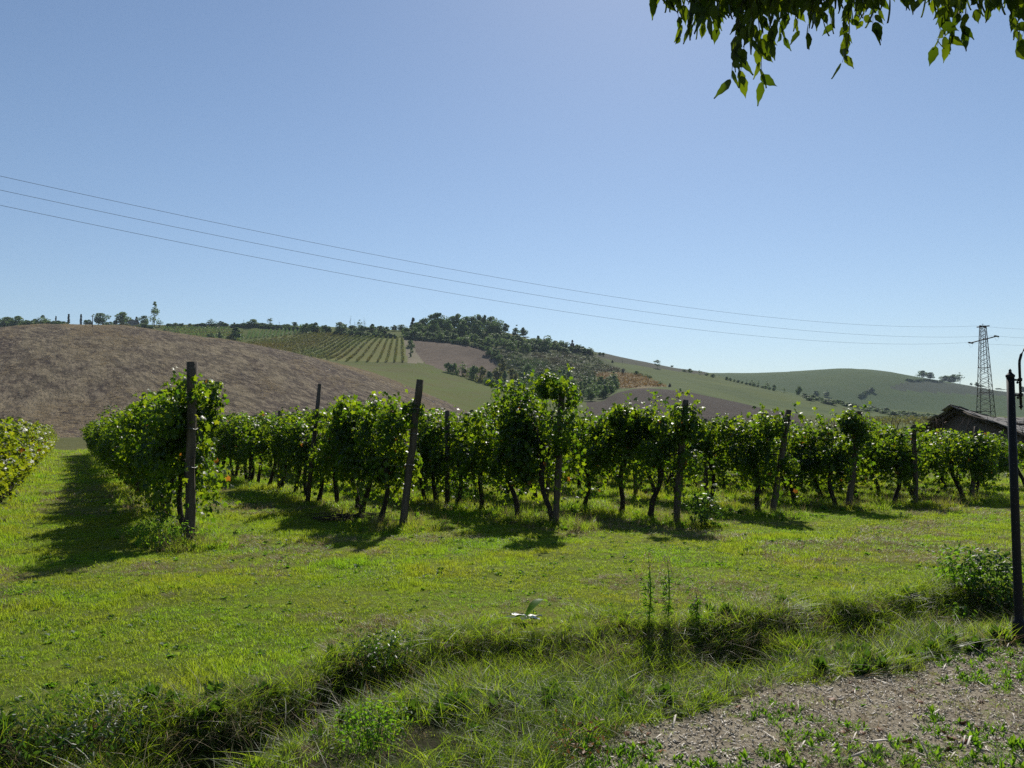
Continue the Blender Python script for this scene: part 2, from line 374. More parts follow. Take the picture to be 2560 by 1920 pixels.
def G(x, y):
    x = np.asarray(x, float); y = np.asarray(y, float)
    r = np.hypot(x, y); th = np.arctan2(x, y); t0 = math.atan(.84)
    a = np.tan(np.clip(th, -t0, t0)); Yd = r * np.cos(np.clip(th, -t0, t0))
    zf = far_z(a, Yd)
    back = np.clip((np.abs(th) - t0) / (math.pi - t0), 0, 1)
    other = far_z(-a, Yd); zf = zf * (1 - back * .5) + other * back * .5
    zf = zf + vnoise(x, y, 30, 8) * np.clip((r - 100) / 200, 0, 1) * 1.0 + vnoise(x, y, 9, 9) * np.clip((r - 60) / 100, 0, 1) * .35
    k = np.clip((r - 22) / 25, 0, 1)
    return near_z(x, y) * (1 - k) + zf
def Gs(x, y): return float(G(np.array([x]), np.array([y]))[0])
MARCH = np.geomspace(62, 1600, 1400)
def locate(px, py, lo=62, hi=1600, ridge=(300, 1500)):
    a, e = ray(px, py); Y = MARCH[(MARCH >= lo) & (MARCH <= hi)]
    z = G(a * Y, Y); d = EYE + e * Y - z; h = np.where(d < 0)[0]
    if len(h) and h[0] > 0: Yh = Y[h[0]]
    else:
        s = (Y > ridge[0]) & (Y < ridge[1]); el = np.where(s, (z - EYE) / Y, -9); Yh = Y[int(np.argmax(el))]
    return Vector((a * Yh, Yh, Gs(a * Yh, Yh)))

# regions of the far land, drawn from the photo
def inpoly(x, y, poly):
    poly = np.array(poly, float); c = np.zeros(x.shape, bool); j = len(poly) - 1
    for i in range(len(poly)):
        xi, yi = poly[i]; xj, yj = poly[j]
        with np.errstate(divide='ignore', invalid='ignore'):
            hit = ((yi > y) != (yj > y)) & (x < (xj - xi) * (y - yi) / (yj - yi + 1e-12) + xi)
        c ^= hit; j = i
    return c
P_VINE = [(560, 870), (595, 859), (680, 845), (762, 833), (838, 829), (1010, 843), (1014, 875), (1020, 905), (867, 903), (780, 897), (600, 885), (560, 880)]
P_EDGE = [(1010, 840), (1030, 846), (1036, 870), (1060, 907), (1020, 909), (1014, 875)]
P_BROWN = [(1030, 842), (1100, 846), (1174, 858), (1212, 870), (1252, 898), (1244, 945), (1190, 950), (1113, 928), (1060, 907), (1036, 872)]
P_SCRUB = [(1208, 868), (1260, 850), (1330, 850), (1400, 868), (1490, 884), (1520, 905), (1560, 925), (1600, 940), (1480, 932), (1500, 960), (1545, 970), (1510, 1004), (1480, 1015), (1300, 1000), (1240, 960), (1244, 905)]
P_ORANGE = [(1480, 932), (1560, 931), (1620, 946), (1672, 966), (1600, 971), (1541, 970), (1500, 962)]
P_DARK = [(2215, 970), (2278, 951), (2354, 955), (2445, 967), (2580, 985), (2580, 992), (2448, 988), (2253, 976)]
P_BAND = [(1490, 878), (1560, 893), (1642, 910), (1766, 930), (1766, 938), (1640, 921), (1550, 907), (1495, 892)]
REG = ['meadow', 'mulch_path', 'far_grass_strip', 'stubble_field', 'green_field', 'vineyard_ground', 'dry_path', 'ploughed_field', 'scrubland', 'autumn_vineyard_ground', 'ploughed_mound', 'hillside_pasture', 'far_hill', 'far_dark_field', 'stony_band', 'ditch_bank']
def region(x, y, z):
    r = np.hypot(x, y); th = np.arctan2(x, y); front = np.abs(th) < .75
    Y = np.maximum(y, 1e-3); a = x / Y; e = (z - EYE) / Y
    # world -> photo pixel
    v = (e * math.cos(PITCH) - math.sin(PITCH)) / (math.cos(PITCH) + e * math.sin(PITCH))
    px = 1280 + F * a * (math.cos(PITCH) - v * math.sin(PITCH)); py = 960 - F * v
    out = np.zeros(x.shape, int)
    far = r > 62
    out[far] = 4
    out[far & (r < 122)] = 2
    Y2 = np.interp(px, [-400, 290, 648, 926, 1110, 1300], [345, 345, 325, 306, 285, 265])
    stub = far & (r >= 122) & (y < Y2) & (px < 1210) & front
    stub |= far & (r > 122) & (r < 420) & (x < 0) & ~front
    out[stub] = 3
    m = front & (y > 250) & (y < 410) & (px > 1465) & (px < 2010); out[m] = 10
    m2 = front & (y >= 410) & (y < 960) & (px > 1480); out[m2] = 11
    m3 = front & (y >= 960); out[m3] = 12
    mid = front & (y > 400) & (y < 900)
    for k, P in ((5, P_VINE), (6, P_EDGE), (7, P_BROWN), (8, P_SCRUB), (9, P_ORANGE), (14, P_BAND)):
        out[mid & inpoly(px, py, P)] = k
    out[front & (y > 960) & inpoly(px, py, P_DARK)] = 13
    out[(r < 15) & (y < mulch_edge(x) + vnoise(x, y, .35, 11) * .25 - .02) & (x > -.6 + vnoise(x, y, .4, 12) * .4) & (y > 0)] = 1
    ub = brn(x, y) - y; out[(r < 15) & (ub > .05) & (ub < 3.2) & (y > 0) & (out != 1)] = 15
    return out
t0 = math.atan(.80)
TH = np.concatenate([np.linspace(-math.pi, -t0, 60)[:-1], np.arctan(np.linspace(-.80, .80, 800)), np.linspace(t0, math.pi, 60)[1:]])
RR = np.concatenate([[.3, .7], np.geomspace(1.2, 60, 190)[:-1], np.geomspace(60, 1500, 250)[:-1], np.geomspace(1500, 3400, 12)])
gx = RR[:, None] * np.sin(TH)[None]; gy = RR[:, None] * np.cos(TH)[None]; gz = G(gx, gy)
GV = np.stack([gx, gy, gz], -1).reshape(-1, 3); nT = len(TH); nR = len(RR)
ii, jj = np.meshgrid(np.arange(nR - 1), np.arange(nT - 1), indexing='ij'); b0 = (ii * nT + jj).ravel()
GF = np.stack([b0, b0 + nT, b0 + nT + 1, b0 + 1], 1)
cen = GV[GF].mean(1); RG = region(cen[:, 0], cen[:, 1], cen[:, 2])
R_ = {}
R_['meadow'] = fieldmat('meadow_turf', ((.125, .155, .022), (.17, .165, .035), (.085, .105, .020), (.14, .185, .024)), (.12, .8, 9), bump=.8, bscale=12, bdist=.05)
R_['mulch_path'] = fieldmat('wood_chip_mulch', ((.235, .195, .135), (.32, .275, .20), (.13, .10, .068), (.44, .39, .29)), (.6, 6, 45), bump=1, bscale=40, bdist=.02)
R_['far_grass_strip'] = fieldmat('dry_grass_strip', ((.10, .11, .035), (.12, .115, .045), (.08, .09, .03), (.13, .125, .05)), (.05, .3, 2), bump=.6, bscale=2)
R_['stubble_field'] = fieldmat('stubble_soil', ((.105, .078, .060), (.23, .185, .115), (.078, .058, .045), (.31, .25, .165)), (.03, .16, .8), (1, .22, 1), math.radians(-26), bump=1, bscale=.9, bdist=1.5, lohi=(.46, .55), lines=(math.radians(-38), .55, (.050, .038, .030), .5))
R_['green_field'] = fieldmat('sprouting_green_field', ((.072, .100, .008), (.098, .094, .026), (.070, .125, .006), (.098, .098, .022)), (.012, .05, .4), (1, .35, 1), .3, bump=.4, bscale=.6, lines=(math.radians(-52), .3, (.085, .085, .035), .45))
R_['vineyard_ground'] = fieldmat('vineyard_turf', ((.12, .15, .03), (.18, .155, .045), (.14, .145, .04), (.16, .17, .05)), (.02, .1, 1), bump=.3, bscale=1)
R_['dry_path'] = fieldmat('dry_track', ((.22, .18, .12), (.16, .15, .08), (.26, .22, .16), (.13, .12, .06)), (.05, .2, 1), bump=.3, bscale=1)
R_['ploughed_field'] = fieldmat('ploughed_soil', ((.118, .086, .060), (.15, .112, .078), (.095, .070, .050), (.16, .125, .088)), (.03, .15, .8), bump=.8, bscale=.8, bdist=.5, lines=(math.radians(25), .35, (.085, .062, .045), .5))
R_['scrubland'] = fieldmat('scrub_ground', ((.065, .085, .028), (.09, .095, .04), (.05, .07, .02), (.10, .10, .05)), (.03, .12, .6), bump=.8, bscale=.4, bdist=1)
R_['autumn_vineyard_ground'] = fieldmat('autumn_vineyard_turf', ((.16, .12, .06), (.20, .13, .05), (.12, .11, .05), (.2, .16, .1)), (.03, .15, 1), bump=.3, bscale=1)
R_['ploughed_mound'] = fieldmat('dark_ploughed_soil', ((.056, .044, .032), (.078, .062, .046), (.038, .031, .025), (.09, .072, .055)), (.04, .2, 1), bump=1, bscale=.8, bdist=.6)
R_['hillside_pasture'] = fieldmat('pasture_grass', ((.066, .102, .024), (.110, .135, .026), (.055, .085, .026), (.10, .112, .040)), (.008, .03, .3), (.6, 1.2, 1), .4, bump=.3, bscale=.3, lines=(math.radians(60), .12, (.055, .080, .022), .35))
R_['far_hill'] = fieldmat('far_pasture', ((.060, .100, .030), (.082, .118, .032), (.054, .090, .030), (.078, .104, .038)), (.004, .015, .1), bump=.2, bscale=.2, lines=(math.radians(75), .06, (.05, .085, .026), .3))
R_['far_dark_field'] = fieldmat('far_dark_soil', ((.052, .068, .038), (.062, .076, .042), (.05, .065, .036), (.066, .074, .045)), (.004, .02, .1), bump=.2, bscale=.2)
R_['stony_band'] = fieldmat('grey_ridge_soil', ((.060, .064, .040), (.072, .074, .046), (.052, .056, .034), (.08, .08, .055)), (.02, .08, .3), bump=.3, bscale=.3)
R_['ditch_bank'] = fieldmat('ditch_soil_gap_shade', ((.032, .030, .016), (.055, .048, .028), (.028, .040, .012), (.07, .062, .036)), (.6, 4, 20), bump=1, bscale=18, bdist=.05)  # soil colour darkened to paint shade into the gaps between blades
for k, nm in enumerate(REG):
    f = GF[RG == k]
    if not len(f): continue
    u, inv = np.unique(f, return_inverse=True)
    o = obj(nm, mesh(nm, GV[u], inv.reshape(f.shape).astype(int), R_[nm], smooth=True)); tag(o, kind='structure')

# ------------------------------------------------------------------ leaf and blade templates
def leaf_grape():
    a = np.radians([0, 38, 62, 105, 135, 180, 225, 255, 298, 322]); rr = np.array([.62, .36, .56, .34, .50, .20, .50, .34, .56, .36])
    V = [(0, 0, 0)] + [(r * math.sin(t), r * math.cos(t), -.30 * r + (.09 if i % 2 else -.05)) for i, (t, r) in enumerate(zip(a, rr))]
    Fs = [(0, i + 1, (i + 1) % 10 + 1) for i in range(10)]
    V = np.array(V); Fs = np.array(Fs)[:, ::-1]; return V, Fs
LG_V, LG_F = leaf_grape()
def blade(h, wd, bend, seg=3):
    V = []; Fs = []
    for i in range(seg):
        t = i / seg; z = h * t * (1 - .3 * bend * t); y = bend * h * t * t; ww = wd * (1 - t * .75) / 2
        V += [(-ww, y, z), (ww, y, z)]
    V.append((0, bend * h, h * (1 - .3 * bend)))
    for i in range(seg - 1): Fs += [(2*i, 2*i+1, 2*i+3), (2*i, 2*i+3, 2*i+2)]
    Fs.append((2*(seg-1), 2*(seg-1)+1, 2*seg)); return np.array(V), np.array(Fs)
def tuft(name, n, rad, h, wd, mat, bend=(.1, .9), seg=3, lean=.3):
    Vs = []; Fs = []; rn = []; c = 0
    for i in range(n):
        bv, bf = blade(h * random.uniform(.45, 1.1), wd * random.uniform(.7, 1.3), random.uniform(*bend), seg)
        t = random.uniform(0, 6.283); ct, st = math.cos(t), math.sin(t); rr = rad * math.sqrt(random.random()); ph = random.uniform(0, 6.283)
        lx = random.gauss(0, lean); V = bv.copy(); V[:, 0] += V[:, 2] * lx
        V = np.stack([V[:, 0]*ct - V[:, 1]*st + rr*math.cos(ph), V[:, 0]*st + V[:, 1]*ct + rr*math.sin(ph), V[:, 2] - .01], 1)
        Vs.append(V); Fs.append(bf + c); c += len(V); rn += [random.random()] * len(bf)
    me = mesh(name, np.concatenate(Vs), np.concatenate(Fs), mat, rnd=rn); return bpy.data.objects.new(name, me)
def rosette(name, n, L, W, mat, lift=.5):
    """broad leaved weed: leaves fanning from one root"""
    Vs = []; Fs = []; rn = []; c = 0
    T = np.array([(0, 0, 0), (-.32, .3, .03), (.32, .3, .03), (-.5, .62, .05), (.5, .62, .05), (0, 1.0, -.08), (0, .5, -.05)])
    TFs = np.array([(0, 2, 6), (0, 6, 1), (1, 6, 3), (2, 4, 6), (6, 4, 5), (6, 5, 3)])
    for i in range(n):
        t = random.uniform(0, 6.283); l = L * random.uniform(.5, 1.1); el = random.uniform(.1, 1.3) * lift
        V = T * np.array([W * l / L, l, l]); y = V[:, 1] * math.cos(el) - V[:, 2] * math.sin(el); z = V[:, 1] * math.sin(el) + V[:, 2] * math.cos(el)
        x = V[:, 0]; V = np.stack([x*math.cos(t) - y*math.sin(t), x*math.sin(t) + y*math.cos(t), z], 1)
        Vs.append(V); Fs.append(TFs + c); c += len(V); rn += [random.random()] * len(TFs)
    return bpy.data.objects.new(name, mesh(name, np.concatenate(Vs), np.concatenate(Fs), mat, rnd=rn))

def scatter(name, P, rot, sc, idx, protos, kind='stuff', label=None, cat=None):
    c = bpy.data.collections.new(name + "_kinds")
    for i, p in enumerate(protos): p.name = "kind_%02d_%s" % (i, p.name); c.objects.link(p)
    me = bpy.data.meshes.new(name); P = np.asarray(P, np.float32); me.vertices.add(len(P)); me.vertices.foreach_set("co", P.ravel())
    a = me.attributes.new("rot", 'FLOAT_VECTOR', 'POINT'); a.data.foreach_set("vector", np.asarray(rot, np.float32).ravel())
    a = me.attributes.new("sc", 'FLOAT', 'POINT'); a.data.foreach_set("value", np.asarray(sc, np.float32))
    a = me.attributes.new("idx", 'INT', 'POINT'); a.data.foreach_set("value", np.asarray(idx, np.int32))
    g = bpy.data.node_groups.new(name, 'GeometryNodeTree')
    g.interface.new_socket('Geometry', in_out='INPUT', socket_type='NodeSocketGeometry'); g.interface.new_socket('Geometry', in_out='OUTPUT', socket_type='NodeSocketGeometry')
    n = g.nodes.new; L = g.links.new
    gi = n('NodeGroupInput'); go = n('NodeGroupOutput'); ip = n('GeometryNodeInstanceOnPoints'); ci = n('GeometryNodeCollectionInfo')
    ci.inputs['Collection'].default_value = c; ci.inputs['Separate Children'].default_value = True; ci.inputs['Reset Children'].default_value = True
    def na(nm, dt): x = n('GeometryNodeInputNamedAttribute'); x.data_type = dt; x.inputs[0].default_value = nm; return x.outputs[0]
    L(gi.outputs[0], ip.inputs['Points']); L(ci.outputs[0], ip.inputs['Instance']); ip.inputs['Pick Instance'].default_value = True
    L(na("idx", 'INT'), ip.inputs['Instance Index']); L(na("rot", 'FLOAT_VECTOR'), ip.inputs['Rotation']); L(na("sc", 'FLOAT'), ip.inputs['Scale'])
    L(ip.outputs[0], go.inputs[0])
    o = obj(name, me); md = o.modifiers.new("scatter", 'NODES'); md.node_group = g; tag(o, label, cat, kind=kind); return o

# ------------------------------------------------------------------ vine rows (positions needed by the grass)
RD = np.array([-.485, .874]); RD /= np.linalg.norm(RD); RN = np.array([RD[1], -RD[0]])
def fl(x, y): v = flat(x, y); return np.array([v.x, v.y])
POSTS = [  # base px, top px, width m, label
 ((474, 1357), (481, 905), .155, "thick end post at the far left with a splintered flat top above the leaves"),
 ((1005, 1317), (1050, 949), .145, "bare grey end post leaning right in the gap left of the tallest bushy vine"),
 ((1388, 1312), (1404, 985), .13, "dark end post paired with a thick trunk under the tallest bushy vine"),
 ((1688, 1303), (1712, 1000), .14, "end post with leaves over its top beside a dark low bush"),
 ((1927, 1280), (1972, 1025), .135, "end post leaning right behind drooping shoots, with a red leaf near its top"),
 ((2120, 1265), (2149, 1028), .15, "end post standing proud of the leaves left of the shed roof"),
 ((2290, 1261), (2284, 1062), .12, "thin upright end post below the left eave of the shed"),
 ((2428, 1252), (2442, 1066), .12, "end post almost lost in dark leaves in front of the shed gable"),
]
ROW0 = fl(474, 1357) - RN * 2.75 + RD * (-.3)
STARTS = [ROW0] + [fl(*p[0]) for p in POSTS]
s9 = STARTS[-1] + RN * 2.0 + RD * .5; s10 = s9 + RN * 2.1 + RD * .3; STARTS += [s9, s10]
HROW = [1.66, 2.2, 1.98, 2.0, 1.98, 1.88, 1.88, 1.62, 1.48, 1.42, 1.42]
NPL = [42, 42, 24, 22, 20, 22, 22, 24, 24, 24, 22]
def row_dist(x, y):
    """distance to the nearest vine row's line (only past its start)"""
    d = np.full(np.shape(x), 99.)
    for s in STARTS:
        rx, ry = x - s[0], y - s[1]; al = rx * RD[0] + ry * RD[1]; pe = np.abs(rx * RN[0] + ry * RN[1])
        d = np.minimum(d, np.where(al > -.3, pe, np.hypot(pe, al + .3)))
    return d

# ------------------------------------------------------------------ grass
def wedge(n, y0, y1, amax=.82):
    Y = np.sqrt(rng.uniform(y0*y0, y1*y1, n)); return np.stack([rng.uniform(-amax, amax, n) * Y, Y], 1)
pts = []; scs = []; ids = []
for y0, y1, dens, s in ((2.2, 5, 300, .72), (5, 9, 270, .85), (9, 16, 115, 1.1), (16, 26, 36, 1.6), (26, 62, 9, 2.8)):
    n = int(.82 * (y1*y1 - y0*y0) * dens); p = wedge(n, y0, y1)
    if y0 >= 26:
        al = (p[:, 0] - STARTS[1][0]) * RN[0] + (p[:, 1] - STARTS[1][1]) * RN[1]; p = p[(al > -14) & (al < 18)]
    pts.append(p); scs.append(np.full(len(p), s)); ids.append(np.zeros(len(p)))
p = np.concatenate(pts); s = np.concatenate(scs)
u = brn(p[:, 0], p[:, 1]) - p[:, 1]; mul = (p[:, 1] < mulch_edge(p[:, 0]) + vnoise(p[:, 0], p[:, 1], .35, 11) * .25) & (p[:, 0] > -.6)
ditch = (u > .0) & ~mul & (u < 2.2)
keep = ~mul | (rng.random(len(p)) < .13 + .6 * (vnoise(p[:, 0], p[:, 1], .5, 21) > .10))
keep &= ~((u > .03) & (u < .6) & (rng.random(len(p)) < .6 + .6 * (vnoise(p[:, 0], p[:, 1], .7, 22))))
lush = vnoise(p[:, 0], p[:, 1], 1.6, 31) + vnoise(p[:, 0], p[:, 1], .5, 32) * .7
dry = vnoise(p[:, 0], p[:, 1], 2.6, 33) + vnoise(p[:, 0], p[:, 1], .7, 34) * .6
rd = row_dist(p[:, 0], p[:, 1])
idx = rng.integers(0, 4, len(p))                      # short green
idx = np.where((lush > .32) & (rng.random(len(p)) < .55), rng.integers(4, 6, len(p)), idx)     # lush tufts
idx = np.where((dry > .12) & (rng.random(len(p)) < .42), 6, idx)                                   # dry
idx = np.where((rng.random(len(p)) < .045), 7, idx)                                               # clover / small broadleaf
nearrow = (rd < .55) & (p[:, 1] > 10)
idx = np.where(nearrow & (rng.random(len(p)) < .55), rng.integers(4, 7, len(p)), idx)
s = s * rng.uniform(.7, 1.25, len(p)) * np.where(nearrow, 1.3, 1) * np.where(mul, .6, 1) * (1 + .5 * np.clip(vnoise(p[:, 0], p[:, 1], 1.1, 35), -.4, .5))
keep &= ~ditch | (rng.random(len(p)) < .5)
p, s, idx = p[keep], s[keep], idx[keep]
rot = np.stack([rng.normal(0, .12, len(p)), rng.normal(0, .12, len(p)), rng.uniform(0, 6.283, len(p))], 1)
protos = [tuft("short_tuft", 52, .085, .046, .0042, M['grass'], (.3, 1.3)) for _ in range(4)] + \
         [tuft("lush_tuft", 52, .08, .075, .005, M['grass'], (.1, .8)) for _ in range(2)] + \
         [tuft("dry_tuft", 34, .09, .065, .0045, M['grass_dry'], (.3, 1.4)), rosette("broad_leaf", 16, .045, .032, M['weed'], .7)]
scatter("grass", np.column_stack([p, G(p[:, 0], p[:, 1])]), rot, s, idx, protos, label="short sunlit meadow grass with clover and dry patches", cat="grass")
# long tangled grass in and along the ditch
n = 27000; x = rng.uniform(-5.2, 7.5, n); uu = rng.uniform(-.35, 3.0, n)
p = np.stack([x, brn(x, brink(x) - uu) - uu], 1); ok = (p[:, 1] > 2.2) & ~((p[:, 1] < mulch_edge(p[:, 0]) - .05) & (p[:, 0] > -.6))
ok &= rng.random(n) < .60 - .25 * (uu > 1.2) - .3 * (uu < 0) + vnoise(p[:, 0], p[:, 1], .6, 41) * 1.0 - .12 * ((uu > .05) & (uu < .7)) * (np.interp(x, [-1.5, -.9, -.4, .6, 1.0], [1, 1, -.6, -.6, 1]))
p = p[ok]; n = len(p); rot = np.stack([rng.normal(.25, .3, n), rng.normal(0, .3, n), rng.uniform(0, 6.283, n)], 1)
rot[:, 0] = np.where(rng.random(n) < .5, np.abs(rot[:, 0]), rot[:, 0])
protos = [tuft("long_tuft", 24, .06, .19, .0046, M['grass_long'], (.4, 1.5), 5, .4) for _ in range(3)] + \
         [tuft("arching_tuft", 10, .04, .30, .0045, M['grass_long'], (.8, 1.7), 6, .5), tuft("dead_tangle", 22, .09, .17, .003, M['grass_dry'], (.8, 1.8), 5, .7),
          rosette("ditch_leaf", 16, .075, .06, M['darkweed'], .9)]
idx = rng.choice(6, n, p=[.25, .22, .2, .1, .13, .1])
scatter("ditch_grass", np.column_stack([p, G(p[:, 0], p[:, 1]) - .01]), rot, rng.uniform(.5, 1.15, n), idx, protos, label="long tangled grass arching over the shaded ditch", cat="grass")
n = 2600; x = rng.uniform(-5, 6.2, n); uu = rng.uniform(-.25, 1.3, n); p = np.stack([x, brn(x, brink(x) - uu) - uu], 1)
ok = (p[:, 1] > 2.4) & (rng.random(n) < .22 + 1.8 * vnoise(p[:, 0], p[:, 1], .9, 71)); p = p[ok]; n = len(p)
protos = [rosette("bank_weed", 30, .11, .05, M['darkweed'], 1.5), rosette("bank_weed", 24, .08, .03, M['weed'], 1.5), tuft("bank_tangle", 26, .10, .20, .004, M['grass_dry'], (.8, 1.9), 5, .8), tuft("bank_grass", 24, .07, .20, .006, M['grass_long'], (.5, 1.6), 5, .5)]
scatter("bank_weeds", np.column_stack([p, G(p[:, 0], p[:, 1])]), np.stack([rng.normal(.2, .35, n), rng.normal(0, .3, n), rng.uniform(0, 6.28, n)], 1), rng.uniform(.5, 1.35, n), rng.choice(4, n, p=[.34, .18, .2, .28]), protos,
        label="dark rough weeds on the shaded bank of the ditch", cat="weeds")
n = 4200; x = rng.uniform(-5, 6.0, n); uu = rng.uniform(-.05, .55, n); p = np.stack([x, brn(x, brink(x) - uu) - uu], 1); ok = p[:, 1] > 2.4; p = p[ok]; n = len(p)
protos = [tuft("matted_grass", 30, .10, .13, .004, M['grass_long'], (.6, 1.8), 4, .7), tuft("matted_straw", 30, .10, .12, .003, M['grass_dry'], (.9, 1.9), 4, .9), rosette("bank_leaf", 20, .05, .04, M['darkweed'], 1.3)]
scatter("bank_grass", np.column_stack([p, G(p[:, 0], p[:, 1])]), np.stack([rng.normal(.5, .35, n), rng.normal(0, .3, n), rng.uniform(0, 6.28, n)], 1), rng.uniform(.6, 1.3, n), rng.choice(3, n, p=[.5, .25, .25]), protos,
        label="matted grass and straw on the steep bank of the ditch", cat="grass")
# dry seed stalks round the feet of the front posts and under the rows
n = 2600; k = rng.integers(1, 9, n); al = np.abs(rng.normal(0, 3.0, n)) - .8; pe = rng.normal(0, .32, n)
S0 = np.array([STARTS[i] for i in k]); p = S0 + RD * al[:, None] + RN * pe[:, None]; n = len(p)
protos = [tuft("dry_stalks", 12, .10, .34, .004, M['grass_dry'], (.1, .7), 4, .35), tuft("rank_grass", 22, .10, .26, .007, M['grass'], (.2, .9), 4, .3), rosette("rank_weed", 22, .10, .07, M['weed'], 1.3)]
scatter("rank_grass", np.column_stack([p, G(p[:, 0], p[:, 1])]), np.stack([rng.normal(0, .2, n), rng.normal(0, .2, n), rng.uniform(0, 6.28, n)], 1), rng.uniform(.5, 1.1, n),
        rng.choice(3, n, p=[.34, .38, .28]), protos, label="tall rank grass and dry stalks at the feet of the vines", cat="grass")
# mulch: chips, twigs and dead leaves
def chip(name, l, wd, mat, n=1):
    T = np.array([(-.5, -.5, 0), (.5, -.4, .15), (.42, .5, .1), (-.45, .42, .22)]) * np.array([wd, l, wd])
    return bpy.data.objects.new(name, mesh(name, np.vstack([T, T - np.array([0, 0, wd * .25])]), [(0, 1, 2, 3), (4, 7, 6, 5), (0, 4, 5, 1), (1, 5, 6, 2), (2, 6, 7, 3), (3, 7, 4, 0)], mat, rnd=[random.random()] * 6))
n = 52000; xx = rng.uniform(-.8, 6.5, n); yy = rng.uniform(2.2, 7.2, n); ok = (yy < mulch_edge(xx) + vnoise(xx, yy, .35, 11) * .25) & (xx < yy * .85)
xx, yy = xx[ok], yy[ok]; n = len(xx)
protos = [chip("chip", .020, .007, M['chip']) for _ in range(5)] + [chip("long_chip", .085, .006, M['chip']), chip("long_chip", .12, .009, M['chip']), chip("dead_leaf", .04, .03, M['deadleaf'])]
scatter("wood_chips", np.column_stack([xx, yy, G(xx, yy) + .006]), np.stack([rng.normal(0, .5, n), rng.normal(0, .35, n), rng.uniform(0, 6.28, n)], 1), rng.uniform(.6, 1.5, n),
        rng.choice(8, n, p=[.19, .19, .19, .19, .19, .03, .012, .008]), protos, label="grey wood chips and twigs strewn over the path", cat="wood chips")
n = 5200; xx = rng.uniform(-.8, 6, n); yy = rng.uniform(2.3, 7.2, n); ok = (yy < mulch_edge(xx) + .1) & (xx < yy * .8) & (rng.random(n) < .35 + 1.3 * vnoise(xx, yy, .6, 91)); xx, yy = xx[ok], yy[ok]; n = len(xx)
protos = [tuft("flat_straw", 26, .12, .10, .0028, M['straw'], (1.2, 2.0), 4, 1.2), tuft("dead_stems", 14, .10, .12, .0035, M['grass_dry'], (.9, 1.9), 4, 1.0), tuft("path_turf", 22, .07, .035, .004, M['grass'], (.4, 1.4), 3, .4)]
scatter("straw_litter", np.column_stack([xx, yy, G(xx, yy)]), np.stack([rng.normal(0, .25, n), rng.normal(0, .25, n), rng.uniform(0, 6.28, n)], 1), rng.uniform(.5, 1.2, n), rng.choice(3, n, p=[.4, .3, .3]), protos, label="dry straw litter and thin turf lying over the wood chips", cat="straw")
n = 5200; xx = rng.uniform(-.2, 5.5, n); yy = rng.uniform(2.6, 6.8, n); ok = (yy < mulch_edge(xx)) & (xx < yy * .8) & (vnoise(xx, yy, .55, 51) + .6 * vnoise(xx, yy, .2, 52) > .06 - .10 * (xx > 2.0))
xx, yy = xx[ok], yy[ok]; n = len(xx)
protos = [rosette("path_weed", 9, .055, .018, M['weed'], 1.2), rosette("path_weed", 12, .045, .013, M['weed'], 1.1), tuft("path_grass", 24, .04, .06, .007, M['weed'], (.2, 1.0))]
scatter("path_weeds", np.column_stack([xx, yy, G(xx, yy)]), np.stack([rng.normal(0, .1, n), rng.normal(0, .1, n), rng.uniform(0, 6.28, n)], 1), rng.uniform(.5, 1.2, n),
        rng.integers(0, 3, n), protos, label="small bright green weeds sprouting through the wood chips", cat="weeds")

# ------------------------------------------------------------------ vineyard: posts, wires, vines
def make_post(i, base, top, wd, label):
    b = flat(*base); z0 = Gs(b.x, b.y); b.z = z0; t = at(top[0], top[1], b.y); H = t.z - z0
    root = empty('vineyard_post', b); tag(root, label, 'post', 'end posts of the vine rows')
    mb = MB(); n = 9; pts = []; rad = []
    for k in range(n + 1):
        f = k / n; lean = Vector((t.x - b.x, 0, 0)) * f
        pts.append((lean.x + random.gauss(0, .006), random.gauss(0, .006), -.12 + (H + .12) * f)); rad.append(wd * .43 * (1.05 - .08 * f) * random.uniform(.94, 1.05))
    if i == 0: rad[-1] *= 1.22; rad[-2] *= 1.1
    mb.tube(pts, rad, 9, wob=.07); obj('timber', mb.mesh('post_timber', M['post']), root)
    for zf in (.42, .63, .80)[: 3 if i in (0, 1) else 1]:
        w_ = MB(); cx = (t.x - b.x) * zf; r = wd / 2 * 1.1
        w_.tube([(cx + r * math.cos(q), r * math.sin(q), H * zf + .01 * math.sin(3 * q)) for q in np.linspace(0, 2 * math.pi, 13)], .006, 4, cap=False)
        obj('wire_loop', w_.mesh('wire_loop', M['wire']), root)
    return b, t
ends = [make_post(i, *p) for i, p in enumerate(POSTS)]
